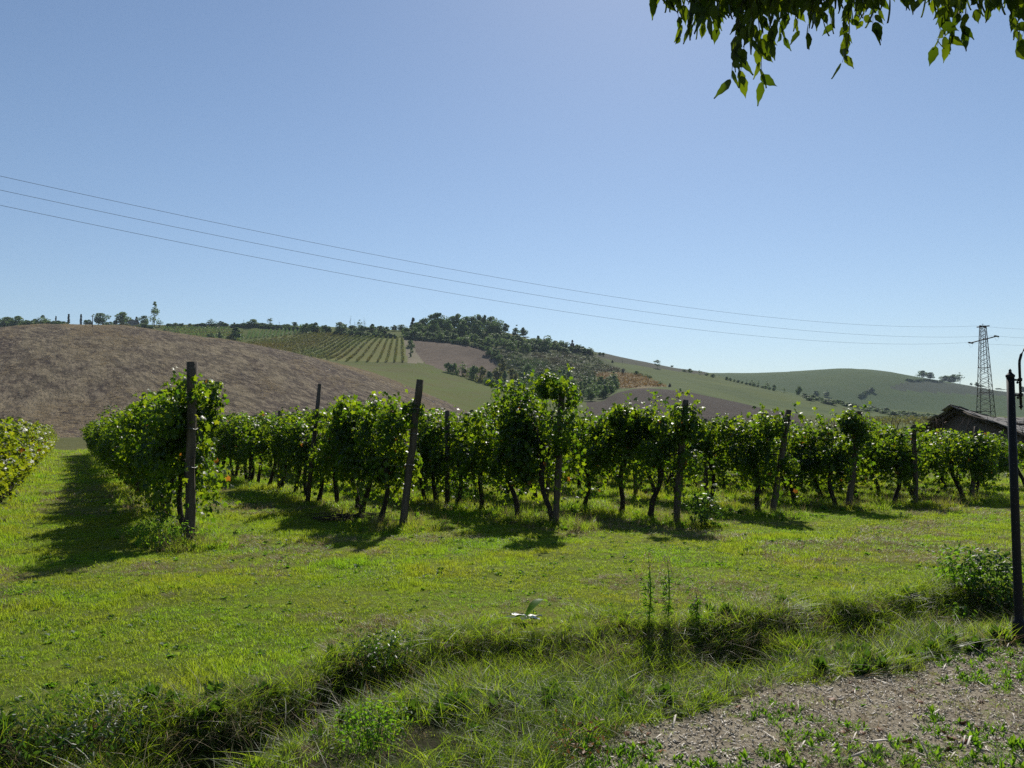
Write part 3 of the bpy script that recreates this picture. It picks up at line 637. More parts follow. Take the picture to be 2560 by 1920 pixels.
# posts inside the rows
inner_me = []
for k in range(3):
    mb = MB(); mb.tube([(random.gauss(0, .01) + .05 * z * (k - 1), 0, z) for z in np.linspace(-.1, 2.15, 6)], [.055 * random.uniform(.9, 1.1) for _ in range(6)], 7, wob=.08); inner_me.append(mb.mesh('row_post', M['post']))
b = flat(767, 1266); t = at(800, 960, b.y); mb = MB(); mb.tube([(0, 0, -.1), ((t.x - b.x) * .5, 0, t.z * .5), (t.x - b.x, 0, t.z)], [.05, .047, .045], 8, wob=.05)
o = obj('vineyard_post', mb.mesh('slim_post', M['post']), loc=(b.x, b.y, Gs(b.x, b.y)))
tag(o, "slim dark pole leaning right above the vines between the two tall bare end posts", 'post')
ORD = ['third', 'fourth', 'fifth', 'sixth', 'seventh', 'eighth', 'ninth']
END = {1: (3000, 1.7, .66, .62, 2.28, 16, 46), 2: (2300, 1.5, .5, .65, 2.12, 16, 36), 3: (4200, 1.9, .70, .8, 2.50, 14, 40), 4: (2900, 1.7, .6, .7, 2.16, 14, 34), 5: (2300, 1.6, .55, .6, 1.96, 14, 40),
       6: (2800, 1.6, .6, .6, 2.05, 14, 40), 7: (2000, 1.4, .5, .55, 1.62, 10, 32), 8: (2600, 1.6, .64, .42, 1.46, 6, 36), 9: (2200, 1.5, .58, .42, 1.40, 6, 30)}
ROWNAMES = ["sunlit-tinted row at the left photo edge", "long row right of the grass corridor", "row behind the leaning bare grey post", "row behind the tallest bushy vine",
            "row beside the dark low bush", "row behind the right-leaning post", "row left of the shed roof", "row behind the thin upright post",
            "row in front of the shed gable", "row behind the black lamp post", "last row right of the lamp post"]
for r, s_ in enumerate(STARTS):
    for q in range(1, 1 + NPL[r] // 4):
        pp = s_ + RD * (4.3 * q + (0 if r else 1.5)) + RN * random.uniform(-.05, .05)
        if r == 2 and q == 1: continue
        o = obj('row_post', inner_me[(r + q) % 3], loc=(pp[0], pp[1], Gs(*pp)), rot=(0, 0, random.uniform(0, 6)), sc=(1, 1, min(1.0, HROW[r] / 2.1)))
        tag(o, "wooden post standing among the leaves of the " + ROWNAMES[r], 'post', 'posts inside the ' + ROWNAMES[r])
for r, s_ in enumerate(STARTS):
    L = NPL[r] * 1.08; e_ = s_ + RD * L
    root = empty('trellis', (s_[0], s_[1], 0)); tag(root, "thin steel trellis wires strung along the " + ROWNAMES[r], 'trellis', 'trellis wires of the vine rows')
    for h in (1.0, 1.45, HROW[r] * .9):
        mb = MB(); mb.tube([(0, 0, h + Gs(*s_)), (e_[0] - s_[0], e_[1] - s_[1], h + Gs(*e_))], .004, 4); obj('wire', mb.mesh('trellis_wire', M['wire']), root)
mb = MB(); a_ = at(1045, 1093, ends[1][0].y); c_ = flat(1075, 1262); mb.tube([a_, c_], .004, 4)
o = obj('stay_wire', mb.mesh('stay_wire', M['wire'])); tag(o, "thin stay wire slanting down to the right from the leaning bare post", 'wire')

def vine_foliage(name, n, length, w2, z0, z1, mat, shoots=5, droop=8, dense=1.0, leaf=.090):
    """leaf mass of one vine; x runs along the row"""
    P = []; 
    nb = 15; cx = rng.uniform(-length/2, length/2, nb); cy = rng.normal(0, w2 * .40, nb); cz = rng.uniform(z0 + .28, z1 - .12, nb); rr = rng.uniform(.16, .36, nb)
    k = rng.integers(0, nb, n); d = rng.normal(0, 1, (n, 3)); d /= np.linalg.norm(d, axis=1, keepdims=True); rad = rr[k] * rng.uniform(.35, 1.12, n) ** .6
    P = np.stack([cx[k] + d[:, 0]*rad*1.3, cy[k] + d[:, 1]*rad, cz[k] + d[:, 2]*rad*1.15], 1)
    nn = d + rng.normal(0, .65, (n, 3)); nn[:, 2] += .25
    for _ in range(shoots):                         # shoots rising from the top
        m = 9; x0 = random.uniform(-length/2, length/2); y0 = random.gauss(0, w2 * .4); ll = random.choice((.15, .25, .4, .65)) * random.uniform(.8, 1.2); dx, dy = random.uniform(-.7, .7), random.uniform(-.5, .5)
        t = np.linspace(0, 1, m)[:, None]; q = np.array([[x0, y0, z1 - .2]]) + t * np.array([[dx * ll, dy * ll, ll]]) - np.array([[0, 0, 1]]) * (t**2) * ll * .45
        P = np.vstack([P, q + rng.normal(0, .035, (m, 3))]); nn = np.vstack([nn, rng.normal(0, 1, (m, 3)) + [0, 0, .5]])
    for _ in range(droop):                          # hanging shoots below
        m = 10; x0 = random.uniform(-length/2, length/2); y0 = random.choice((-1, 1)) * random.uniform(.15, 1) * w2 * .75; ll = random.uniform(.25, .95)
        t = np.linspace(0, 1, m)[:, None]; q = np.array([[x0, y0, z0 + .5]]) + t * np.array([[random.uniform(-.15, .15), np.sign(y0) * .08, -ll]])
        P = np.vstack([P, q + rng.normal(0, .05, (m, 3))]); nn = np.vstack([nn, np.stack([rng.normal(0, .6, m), np.sign(y0) * .4 + rng.normal(0, .7, m), rng.normal(.2, .4, m)], 1)])
    tip = rng.normal(0, .5, P.shape); tip[:, 2] -= 1.0
    S = leaf * rng.uniform(.55, 1.25, len(P)); R = frames(nn, -tip * -1)
    V, Fs = batch(LG_V, LG_F, P, R, S); rn = np.repeat(rng.random(len(P)), len(LG_F))
    return mesh(name, V, Fs, mat, rnd=rn)
def vine_trunk(name, fat=1.0, lean=None, fork=True):
    mb = MB(); lx = random.uniform(-.3, .3) if lean is None else lean; ly = random.uniform(-.08, .08); z = np.linspace(-.05, 1.05, 8); ph = random.uniform(0, 6)
    pts = [(lx * (1 - f)**1.5 * 1.0 + .04 * math.sin(ph + 7 * f), ly * (1 - f) + .035 * math.cos(ph + 5 * f), zz) for f, zz in zip(np.linspace(0, 1, 8), z)]
    mb.tube(pts, [fat * r for r in (.068, .054, .046, .048, .043, .046, .052, .058)], 7, wob=.16)
    if fork:
        for sx in (-1, 1): mb.tube([pts[-1], (pts[-1][0] + sx * .2, 0, 1.17), (sx * .6, 0, 1.2 + random.uniform(-.05, .1))], [.032 * fat, .022 * fat, .012], 6, wob=.12)
        for _ in range(5):
            x0 = random.uniform(-.5, .5); mb.tube([(x0, 0, 1.15), (x0 + random.uniform(-.1, .1), random.uniform(-.1, .1), 1.5), (x0 + random.uniform(-.25, .25), random.uniform(-.2, .2), 1.9)], [.009, .006, .004], 4)
    return mb.mesh(name, M['vinewood'], smooth=True)
FOL = [vine_foliage('vine_leaves', random.choice((1900, 2300, 2600)), 1.40, random.uniform(.42, .60), random.choice((.55, .7, .85)), random.uniform(1.82, 2.15), M['vine'], shoots=random.choice((3, 7, 12)), droop=random.choice((18, 28, 42))) for _ in range(14)]
FOLY = [vine_foliage('vine_leaves_sunlit_tint', 1800, 1.3, .44, .78, 2.0, M['vine_yellow'], droop=14) for _ in range(4)]  # leftmost row: sunlight through the leaves put into their colour
TRK = [vine_trunk('vine_trunk') for _ in range(7)]
one_leaf = mesh('grape_leaf', LG_V * .10, LG_F, M['vine'], rnd=[.75] * 10)
one_leaf_y = mesh('grape_leaf_yellow', LG_V * .10, LG_F, M['vine_yellow'], rnd=[.9] * 10)
one_leaf_r = mesh('grape_leaf_red', LG_V * .11, LG_F, M['vine_yellow'], rnd=[.99] * 10)
RA = math.atan2(RD[1], RD[0])
def vine(r, q, pos, label, group, scz, fm, tm, loose=0, special=None):
    root = empty('grapevine', (pos[0], pos[1], Gs(*pos)), RA + (math.pi if random.random() < .5 else 0)); tag(root, label, 'grapevine', group)
    obj('trunk', tm, root)
    o = obj('foliage', fm, root, sc=(1, 1, scz)); o['kind'] = 'stuff'
    for _ in range(loose):
        a = random.uniform(0, 6.283); zz = random.uniform(.6, 1.85) * HROW[r] / 2.0; rr = .34 + random.uniform(0, .10)
        q_ = random.random(); me = one_leaf_r if q_ < .04 else one_leaf_y if q_ < .3 else one_leaf
        obj('leaf', me, root, loc=(rr * 1.4 * math.cos(a), rr * math.sin(a), zz), rot=(random.uniform(.5, 2), random.uniform(-.6, .6), random.uniform(0, 6.28)), sc=[random.uniform(.7, 1.15)] * 3)
    return root
ENDLAB = {1: "big sunlit grapevine wrapped round the thick far left end post, yellow-green shoots to its right",
          2: "leafy grapevine with a tall wispy shoot just left of the leaning bare grey post",
          3: "tallest bushiest dark grapevine in the middle on a thick black trunk",
          4: "dark grapevine mounded left of the post beside the dark low bush",
          5: "grapevine with two long shoots pointing right, around the right-leaning post",
          6: "grapevine arching leaves over the proud post left of the shed roof",
          7: "grapevine round the thin upright post below the shed's left eave",
          8: "dark grapevine heaped round the end post in front of the shed gable",
          9: "grapevine right behind the black lamp post"}
for r, s_ in enumerate(STARTS):
    pool = FOLY if r == 0 else FOL
    sz = HROW[r] / 2.05
    for q in range(NPL[r]):
        if r > 1 and q > 2 and random.random() < .05: continue
        al = .55 + q * 1.08 + random.uniform(-.12, .12); pos = s_ + RD * al + RN * random.uniform(-.06, .06)
        if q == 0 and r in ENDLAB: lab, grp = ENDLAB[r], 'grapevines at the near ends of the rows'
        elif q == 1 and r in ENDLAB: lab, grp = "second grapevine from the near end of the " + ROWNAMES[r], 'second grapevines of the rows'
        elif 2 <= q < 9: lab, grp = ORD[q - 2] + " grapevine from the near end of the " + ROWNAMES[r], 'grapevines of the ' + ROWNAMES[r]
        else: lab, grp = "grapevine further back in the " + ROWNAMES[r], 'grapevines of the ' + ROWNAMES[r]
        fade = 1 if r != 1 else 1 - .12 * min(1, q / 10)
        fm = pool[(r * 3 + q * 5 + random.randrange(3)) % len(pool)]; sc_ = sz * fade * random.uniform(.90, 1.07)
        if q == 0 and r in END:
            e_ = END[r]; fm = vine_foliage('vine_leaves', e_[0], e_[1], e_[2], e_[3], e_[4], M['vine'], shoots=e_[5], droop=e_[6]); sc_ = 1.0
            pos = s_ + RD * (.75 if r == 2 else .42)
        vine(r, q, pos, lab, grp, sc_, fm, TRK[(r + q) % 7], loose=(26 if q == 0 else 14 if q < 3 else 0) if r < 10 else 0)

# ------------------------------------------------------------------ weeds one can point at
def bush(name, label, c, wdt, h, n, mat, leafsz, cat='plant', flatten=1.0, leafT=None):
    root = empty(name, c); tag(root, label, cat)
    d = rng.normal(0, 1, (n, 3)); d /= np.linalg.norm(d, axis=1, keepdims=True); rad = rng.uniform(.25, 1.05, n) ** .6
    P = d * rad[:, None] * np.array([wdt/2, wdt/2 * flatten, h/2]) + np.array([0, 0, h/2]); P[:, 2] = np.maximum(P[:, 2], .02)
    P += rng.normal(0, .03, P.shape)
    nn = d * .6 + rng.normal(0, .6, (n, 3)) + [0, 0, .5]; R = frames(nn, rng.normal(0, 1, (n, 3)))
    TV, TF = leafT or (LO_V, LO_F)
    V, Fs = batch(TV, TF, P, R, leafsz * rng.uniform(.5, 1.2, n)); o = obj('leaves', mesh('leaves', V, Fs, mat, rnd=np.repeat(rng.random(n), len(TF))), root); o['kind'] = 'stuff'
    mb = MB()
    for _ in range(7):
        x, y = random.gauss(0, wdt * .22), random.gauss(0, wdt * .2); mb.tube([(x * .2, y * .2, -.02), (x * .7, y * .7, h * .45), (x, y, h * .85)], [.004, .003, .002], 5)
    obj('stems', mb.mesh('stems', M['weed']), root); return root
LO_V = np.array([(0, -.5, 0), (-.22, -.15, .05), (.22, -.15, .05), (-.2, .2, .03), (.2, .2, .03), (0, .6, -.08), (0, 0, -.03)])
LO_F = np.array([(0, 2, 6), (0, 6, 1), (1, 6, 3), (2, 4, 6), (6, 4, 5), (6, 5, 3)])
def gp(x, y, z=None):
    a, e = ray(x, y); Y = np.linspace(2.2, 40, 6000); zz = G(a * Y, Y); i = int(np.argmax(EYE + e * Y < zz))
    return Vector((a * Y[i], Y[i], zz[i]))
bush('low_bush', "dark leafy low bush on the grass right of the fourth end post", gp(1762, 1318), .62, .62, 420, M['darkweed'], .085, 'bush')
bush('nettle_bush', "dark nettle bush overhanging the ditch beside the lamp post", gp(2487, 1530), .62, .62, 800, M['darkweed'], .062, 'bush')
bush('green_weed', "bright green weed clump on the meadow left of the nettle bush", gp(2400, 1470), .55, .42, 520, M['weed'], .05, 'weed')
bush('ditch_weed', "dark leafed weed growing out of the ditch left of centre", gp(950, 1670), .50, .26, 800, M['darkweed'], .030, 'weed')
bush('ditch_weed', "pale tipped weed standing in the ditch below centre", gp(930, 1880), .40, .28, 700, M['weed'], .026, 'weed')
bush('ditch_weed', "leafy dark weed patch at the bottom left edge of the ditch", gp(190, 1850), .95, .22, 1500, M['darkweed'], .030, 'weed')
bush('post_weed', "sprawling weed at the foot of the far left end post", gp(400, 1372), .9, .42, 520, M['weed'], .05, 'weed')
bush('ditch_weed', "yellow-green weed in the ditch left of the lamp post base", gp(2400, 1575), .26, .26, 90, M['weed'], .06, 'weed')
bush('vine_shoot_bush', "dark seedling bush between the leaning bare post and the tallest vine", gp(1152, 1262), .8, .62, 420, M['darkweed'], .06, 'bush')
bush('red_stem_weed', "low brownish weed at the near corner of the path", gp(1440, 1893), .3, .16, 120, M['deadleaf'], .03, 'weed')
def horseweed(px, base, top, label):
    b = gp(px, base); H = at(px, top, b.y).z - b.z; root = empty('tall_weed', b); tag(root, label, 'weed')
    mb = MB(); pts = [(.02 * math.sin(3 * f), 0, H * f) for f in np.linspace(0, 1, 7)]; mb.tube(pts, [.005] * 5 + [.003, .002], 5); obj('stem', mb.mesh('stem', M['weed']), root)
    n = 120; z = rng.uniform(.12, .7, n) * H; t = rng.uniform(0, 6.28, n); P = np.stack([.035 * np.cos(t), .035 * np.sin(t), z], 1)
    V, Fs = batch(LO_V * [.4, 1, 1], LO_F, P, frames(rng.normal(0, .5, (n, 3)) + [0, 0, 1], np.stack([np.cos(t), np.sin(t), .6 + 0 * t], 1)), .07 * rng.uniform(.6, 1.1, n))
    o = obj('leaves', mesh('leaves', V, Fs, M['weed'], rnd=np.repeat(rng.random(n), 6)), root); o['kind'] = 'stuff'
    n = 170; z = rng.uniform(.62, 1.02, n); rr = .07 * np.clip(1.15 - z, .1, .6) / .5; t = rng.uniform(0, 6.28, n)
    V, Fs = batch(LO_V, LO_F, np.stack([rr * np.cos(t), rr * np.sin(t), z * H], 1), frames(rng.normal(0, 1, (n, 3)), rng.normal(0, 1, (n, 3))), .016 * rng.uniform(.6, 1.2, n))
    o = obj('seed_head', mesh('seed_head', V, Fs, M['grass_dry'], rnd=np.repeat(rng.random(n), 6)), root); o['kind'] = 'stuff'
horseweed(1621, 1568, 1385, "tall thin seeding weed, left one of the pair at the brink of the ditch")
horseweed(1668, 1560, 1392, "tall thin seeding weed, right one of the pair at the brink of the ditch")
horseweed(1738, 1560, 1470, "shorter thin weed stalk right of the tall seeding pair")
# dock plants with sun glint painted as white leaves
def dock(px, py, label, leaves):
    b = gp(px, py); root = empty('dock_plant', b); tag(root, label, 'plant')
    for ang, l, wd, el, mat in leaves:
        V = []; Fs = []; m = 7
        for i in range(m + 1):
            f = i / m; ww = wd * (math.sin(math.pi * (f * .86 + .12)) ** .7) / 2 * (1 if f < 1 else .1); y = l * f; z = math.sin(f * 2.4) * l * .22 * el + .04
            for sx in (-1, 0, 1): V.append((sx * ww, y, z + (abs(sx) * .012) + .006 * math.sin(9 * f + sx)))
        for i in range(m):
            for k in (0, 1): Fs.append((i*3+k, i*3+k+1, i*3+k+4, i*3+k+3))
        obj('leaf', mesh('dock_leaf', V, Fs, mat, rnd=[.5] * len(Fs), smooth=True), root, rot=(0, 0, ang))
dock(1315, 1556, "broad leaved plant in the grass with glint-whitened leaves, below the middle of the vines",
     [(1.3, .14, .055, .4, M['white']), (2.0, .2, .07, .2, M['dock']), (-.9, .24, .085, 2.2, M['weed']), (-1.6, .13, .06, .2, M['white']), (3.0, .2, .08, .3, M['dock']), (-2.4, .16, .07, .1, M['white'])])
for x, y, lab in ((1150, 1260, None),):
    pass
# fallen leaves
for x, y, m_, lab, s_ in ((232, 1850, 'deadleaf', "orange fallen leaf lying on the ditch weeds at bottom left", .05), (1565, 1862, 'deadleaf', "brown fallen leaf at the left edge of the wood chips", .045),
                          (1655, 1905, 'deadleaf', "curled orange fallen leaf at the very bottom of the path", .05), (2519, 1560, 'vine_yellow', "single yellow leaf beside the foot of the lamp post", .05), (1612, 1843, 'deadleaf', "small reddish fallen leaf near the grassy rim of the path", .04)):
    b = gp(x, y); o = obj('fallen_leaf', mesh('fallen_leaf', LG_V * s_, LG_F, M[m_], rnd=[.8] * 10), loc=(b.x, b.y, b.z + .06), rot=(.5, .3, random.uniform(0, 6))); tag(o, lab, 'leaf')
# pruned sticks heaped in the first rows
b = gp(868, 1300); mb = MB()
for _ in range(34):
    t = random.uniform(-.5, .5); x, y = random.gauss(0, .22), random.gauss(0, .1); l = random.uniform(.15, .45); mb.tube([(x - l * math.cos(t), y - l * math.sin(t), random.uniform(0, .12)), (x + l * math.cos(t), y + l * math.sin(t), random.uniform(0, .16))], random.uniform(.004, .009), 5)
o = obj('pruning_heap', mb.mesh('pruning_heap', M['vinewood']), loc=b); tag(o, "small heap of dark pruned sticks under the vine left of the leaning post", 'branches', kind='stuff')

# ------------------------------------------------------------------ lamp post
b = at(2549, 1592, 6.65); LD = b.y; LX = b.x
root = empty('lamp_post', b); tag(root, "black iron lamp post with a gooseneck arm at the right edge of the photo", 'lamp post')
zt = at(2525, 938, LD).z - b.z; zb = lambda py: at(2540, py, LD).z - b.z
r0 = .030
mb = MB(); zc = zb(1552)
mb.lathe([(.052, -.25), (.052, .02), (.050, zc - .02), (.046, zc), (r0 * 1.18, zc + .01), (r0 * 1.1, zc + .06), (r0 * 1.08, zt * .5), (r0, zt - .02)], 20); obj('pole', mb.mesh('lamp_pole', M['iron'], smooth=False), root)
mb = MB(); mb.lathe([(r0 * 1.0, zt - .02), (r0 * 1.16, zt - .015), (r0 * 1.18, zt), (r0 * .95, zt + .006), (r0 * .55, zt + .018), (r0 * .33, zt + .028), (r0 * .4, zt + .036), (r0 * .33, zt + .044), (.002, zt + .054)], 18); obj('finial', mb.mesh('lamp_finial', M['iron'], smooth=False), root)
ax = at(2549, 960, LD).x - b.x + .012; z1 = zb(1015); z2 = zb(905)
ax = at(2550, 960, LD).x - at(2526, 960, LD).x
mb = MB(); R_a = .20; pts = [(ax, 0, z1), (ax, 0, z2 - .02)] + [(ax + R_a - R_a * math.cos(q), 0, z2 - .02 + R_a * math.sin(q)) for q in np.linspace(.15, math.pi, 12)] + [(ax + 2 * R_a, 0, z2 - .10)]
mb.tube(pts, .0105, 10); obj('arm', mb.mesh('lamp_arm', M['iron'], smooth=True), root)
mb = MB(); mb.lathe([(.0008, z1 - .035), (.010, z1 - .012), (.016, z1 - .006), (.016, z1), (.011, z1 + .006)], 10, (ax, 0, 0)); obj('arm_tip', mb.mesh('arm_tip', M['iron']), root)
for py in (949, 987):
    mb = MB(); zz = zb(py); mb.tube([(r0 * .8, 0, zz), (ax * .6, 0, zz - .003), (ax, 0, zz)], [.012, .008, .010], 8); mb.lathe([(.0155, zz - .014), (.0175, zz), (.0155, zz + .014)], 10, (ax, 0, 0))
    mb.lathe([(.004, zz - .035), (.010, zz - .025), (.004, zz - .012)], 8, (ax * .72, 0, 0)); obj('bracket', mb.mesh('lamp_bracket', M['iron']), root)
mb = MB(); c = (ax + 2 * R_a, 0, z2 - .10); mb.lathe([(.012, 0), (.03, -.02), (.06, -.05), (.13, -.12), (.135, -.13), (.12, -.125), (.05, -.06), (.005, -.05)], 20, c); obj('lamp_shade', mb.mesh('lamp_shade', M['iron']), root)

# ------------------------------------------------------------------ pylon and its cables
PYD = 160.
pt = at(2457, 815, PYD); pz = Gs(pt.x, pt.y); H = pt.z - pz
root = empty('pylon', (pt.x, pt.y, pz), math.radians(28)); tag(root, "tall rusty steel lattice pylon standing behind the tiled shed roof", 'pylon')
WB, WT = 2.05, .66          # half diagonals
def corner(k, f): t = math.pi / 2 * k + .05; rr = WB + (WT - WB) * f; return np.array([rr * math.cos(t), rr * math.sin(t), H * f])
for k in range(4):
    mb = MB(); mb.bar(corner(k, 0), corner(k, 1), .15, 4); obj('leg', mb.mesh('pylon_leg', M['steel']), root)
fr = [0]; 
while fr[-1] < .97: fr.append(fr[-1] + (.058 - .024 * fr[-1]))
fr[-1] = 1.0
for i in range(len(fr) - 1):
    for k in range(4):
        a, c = (k, (k + 1) % 4) if (i + k) % 2 else ((k + 1) % 4, k)
        mb = MB(); mb.bar(corner(a, fr[i]), corner(c, fr[i+1]), .08, 4); obj('brace', mb.mesh('pylon_brace', M['steel']), root)
        if i < 99:
            mb = MB(); mb.bar(corner(c, fr[i]), corner(a, fr[i+1]), .04, 4); obj('brace', mb.mesh('thin_brace', M['steel']), root)
for f in (.18, .36, .60, 1.0):
    for k in range(4): mb = MB(); mb.bar(corner(k, f), corner((k + 1) % 4, f), .07, 4); obj('ring_bar', mb.mesh('pylon_ring', M['steel']), root)
mb = MB(); mb.bar((0, 0, H * .55), (0, 0, H + .45), .12); obj('mast', mb.mesh('pylon_mast', M['steel']), root)
# arms in world directions
arms = []
inv = Matrix.Rotation(-math.radians(28), 3, 'Z')
LDIR = Vector((-154, -125, 0)).normalized(); AD = Vector((.52, -.85, 0)).normalized()
for (zz, l1, l2) in ((H - .1, 1.2, 1.3), (H - 2.75, 2.5, 2.6)):
    mb = MB(); A = inv @ (-AD * l1); B = inv @ (AD * l2)
    tl = .42 if l1 > 2 else 0
    for off in (.13, -.13): mb.bar((A.x, A.y, zz + off * .3 - tl), (B.x, B.y, zz + off * .3 + tl), .15)
    obj('crossarm', mb.mesh('pylon_crossarm', M['steel']), root); arms.append((A, B, zz, tl))
wire_ends = []
def insul(p, d, out):
    mb = MB(); n = 5
    for i in range(n):
        q = p + d * (.25 + .17 * i); mb.tube([q, q + d * .09], [.17, .08], 8)
    mb.bar(p, p + d * 1.1, .06); obj('insulator', mb.mesh('insulator', M['glass'] if out else M['steel']), root); return p + d * 1.15
zloc = Vector((0, 0, 0)); dl = inv @ LDIR; dr = -dl
att = [Vector((0, 0, H - .1)), Vector((arms[1][1].x, arms[1][1].y, arms[1][2] + .42)), Vector((arms[1][0].x, arms[1][0].y, arms[1][2] - .42))]
Wm = Matrix.Translation((pt.x, pt.y, pz)) @ Matrix.Rotation(math.radians(28), 4, 'Z')
LE = [Wm @ insul(a + dl * (.5 if i == 0 else 0), dl, False) for i, a in enumerate(att)]; RE = [Wm @ insul(a + dr * (.5 if i == 0 else 0), dr, True) for i, a in enumerate(att)]
for i, a in enumerate(att):
    mb = MB(); p0, p1 = a + dl * 1.15, a + dr * 1.15; mb.tube([p0.lerp(p1, f) + Vector((0, 0, (-.9 if i else .55) * math.sin(math.pi * f))) for f in np.linspace(0, 1, 9)], .014, 4); obj('jumper_cable', mb.mesh('jumper', M['cable']), root)
zB = [21.76, 20.6, 19.68]; zA_fit = [None] * 3
names = ("topmost", "middle", "lowest")
for i in range(3):
    A = LE[i]; Bp = Vector((-60, 35, 0)); a_, e_ = ray(0, (440, 475, 513)[i])
    t_ = (a_ * A.y - A.x) / ((Bp.x - A.x) - a_ * (Bp.y - A.y)); z_ = EYE + e_ * (A.y + (Bp.y - A.y) * t_)
    Bp.z = A.z + (z_ - A.z + 4 * 4.85 * t_ * (1 - t_)) / t_
    mb = MB(); pts = []
    for f in np.linspace(0, 1, 61):
        q = A.lerp(Bp, f); q.z -= 4 * 4.85 * f * (1 - f); pts.append(q)
    for f in np.linspace(.02, 1, 16):
        q = RE[i] + Vector((205, 95, (14, 13.2, 12.5)[i])) * f; q.z -= 4 * 2.6 * f * (1 - f); pts.insert(0, q)
    mb.tube(pts, .014, 4); o = obj('power_cable', mb.mesh('power_cable', M['cable'])); tag(o, names[i] + " of the three power cables sagging across the sky to the pylon", 'power cable', 'power cables')

# ------------------------------------------------------------------ shed
A = Vector((22.6, 40.7, at(2390, 1021, 40.7).z)); g = Vector((.35, -.937, 0)).normalized(); rdir = Vector((.937, .35, 0)).normalized()
root = empty('brick_shed', (A.x, A.y, Gs(A.x, A.y))); tag(root, "old brick shed with a crooked grey stone tiled gable roof behind the vines", 'shed')
def T(s_, tt, dz=0): # s along ridge, t along gable (positive to the right slope)
    zz = A.z - (.34 * tt if tt > 0 else .34 * 1.55 * -tt) - .55 * min(1, s_ / 2.4) * max(0, 1 - abs(tt) / 8); q = A + rdir * s_ + g * tt; return Vector((q.x - A.x, q.y - A.y, zz + dz - Gs(A.x, A.y)))
mb = MB(); t1, t2 = -1.9, 5.6
for s_, nm in ((.25, 'gable_wall'), (9.5, 'rear_wall')):
    mb = MB(); top = [T(s_, t, -.14) for t in (t1, 0, 2.5, t2)]; bot = [Vector((p.x, p.y, -.3)) for p in top]; off = rdir * .3
    V = [p for p in bot + top] + [p + off for p in bot + top]; n4 = 4; Fs = []
    for i in range(3): Fs += [(i, i+1, n4+i+1, n4+i), (8+i+1, 8+i, 12+i, 12+i+1), (4+i, 5+i, 13+i, 12+i)]
    Fs += [(0, 4, 12, 8), (3, 11, 15, 7)]; mb.add([tuple(v) for v in V], Fs); obj(nm, mb.mesh(nm, M['brick']), root)
for tt, nm in ((t1 + .1, 'left_wall'), (t2 - .4, 'right_wall')):
    mb = MB(); a0, a1 = T(.56, tt, -.18), T(9.49, tt, -.18); a0.z = min(a0.z, a1.z); a1.z = a0.z; th = g * .28; V = [Vector((a0.x, a0.y, -.3)), Vector((a1.x, a1.y, -.3)), a1, a0]; V += [v + th for v in V]
    mb.add([tuple(v) for v in V], [(0, 1, 2, 3), (5, 4, 7, 6), (0, 3, 7, 4), (1, 5, 6, 2), (3, 2, 6, 7)]); obj('side_wall', mb.mesh('side_wall', M['brick']), root)
for (ta, tb) in ((t1 - .35, 0), (0, 2.9), (2.9, t2 + .4)):
    mb = MB(); a0, a1 = T(-.05, ta, -.12), T(-.05, tb, -.12); mb.bar(a0, a1, .20, 4); obj('verge_beam', mb.mesh('verge_beam', M['beam']), root)
for tt in (-1.0, 1.3, 2.9, 4.4):
    mb = MB(); mb.bar(T(-.22, tt, -.26), T(9.6, tt, -.26), .16, 4); obj('purlin', mb.mesh('purlin', M['beam']), root)
dk = MB(); sl = [t1 - .4, 0, 2.8, t2 + .5]; V = []
for s_ in (-.15, .8, 1.6, 2.4, 9.8):
    for tt in sl: V.append(tuple(T(s_, tt, -.07)))
Fs = [(i*4+j, i*4+j+1, (i+1)*4+j+1, (i+1)*4+j) for i in range(4) for j in range(3)]; dk.add(V, Fs); obj('roof_deck', dk.mesh('roof_deck', M['beam']), root)
tiles = []
for k in range(4):
    mb = MB(); q = .5; P = [(-.5*q+random.uniform(-.05,.03), -.32, 0), (.5*q, -.34+random.uniform(-.03,.05), 0), (.5*q+random.uniform(-.04,.04), .30+random.uniform(-.03,.04), 0), (-.5*q, .32, 0)]
    mb.add(P + [(x, y, .035 + random.uniform(-.008, .01)) for x, y, _ in P], [(0, 3, 2, 1), (4, 5, 6, 7), (0, 1, 5, 4), (1, 2, 6, 5), (2, 3, 7, 6), (3, 0, 4, 7)]); tiles.append(mb.mesh('roof_tile', M['rooftile']))
cnt = 0
for side, tmax in ((1, t2 + .45), (-1, -t1 + .4)):
    row = 0; tt = .18
    while tt < tmax:
        s_ = -.22 + (row % 2) * .2
        while s_ < (5.6 if side > 0 else 1.9):
            if cnt < 298:
                a0 = T(s_, side * tt); a1 = T(s_ + .2, side * tt); a2 = T(s_, side * (tt + .2)); ex = (a1 - a0).normalized(); ey = (a2 - a0).normalized(); nz = ex.cross(ey); nz = -nz if nz.z < 0 else nz
                R = Matrix((ex, ey, nz)).transposed().to_4x4()
                if R.determinant() < 0: R = Matrix((-ex, ey, nz)).transposed().to_4x4()
                o = obj('roof_tile', tiles[cnt % 4], root); o.matrix_local = Matrix.Translation(a0 + nz * random.uniform(.0, .045)) @ R @ Matrix.Rotation(random.gauss(0, .09), 4, 'Z') @ Matrix.Rotation(-side * random.uniform(.03, .12), 4, 'X'); cnt += 1
            s_ += .47
        tt += .46; row += 1
for k in range(5):
    a0 = T(.2 + k * .47, .05, .06); o = obj('ridge_tile', tiles[k % 4], root, loc=a0, rot=(random.gauss(0, .12), random.gauss(.1, .12), math.atan2(rdir.y, rdir.x) + random.gauss(0, .15)))

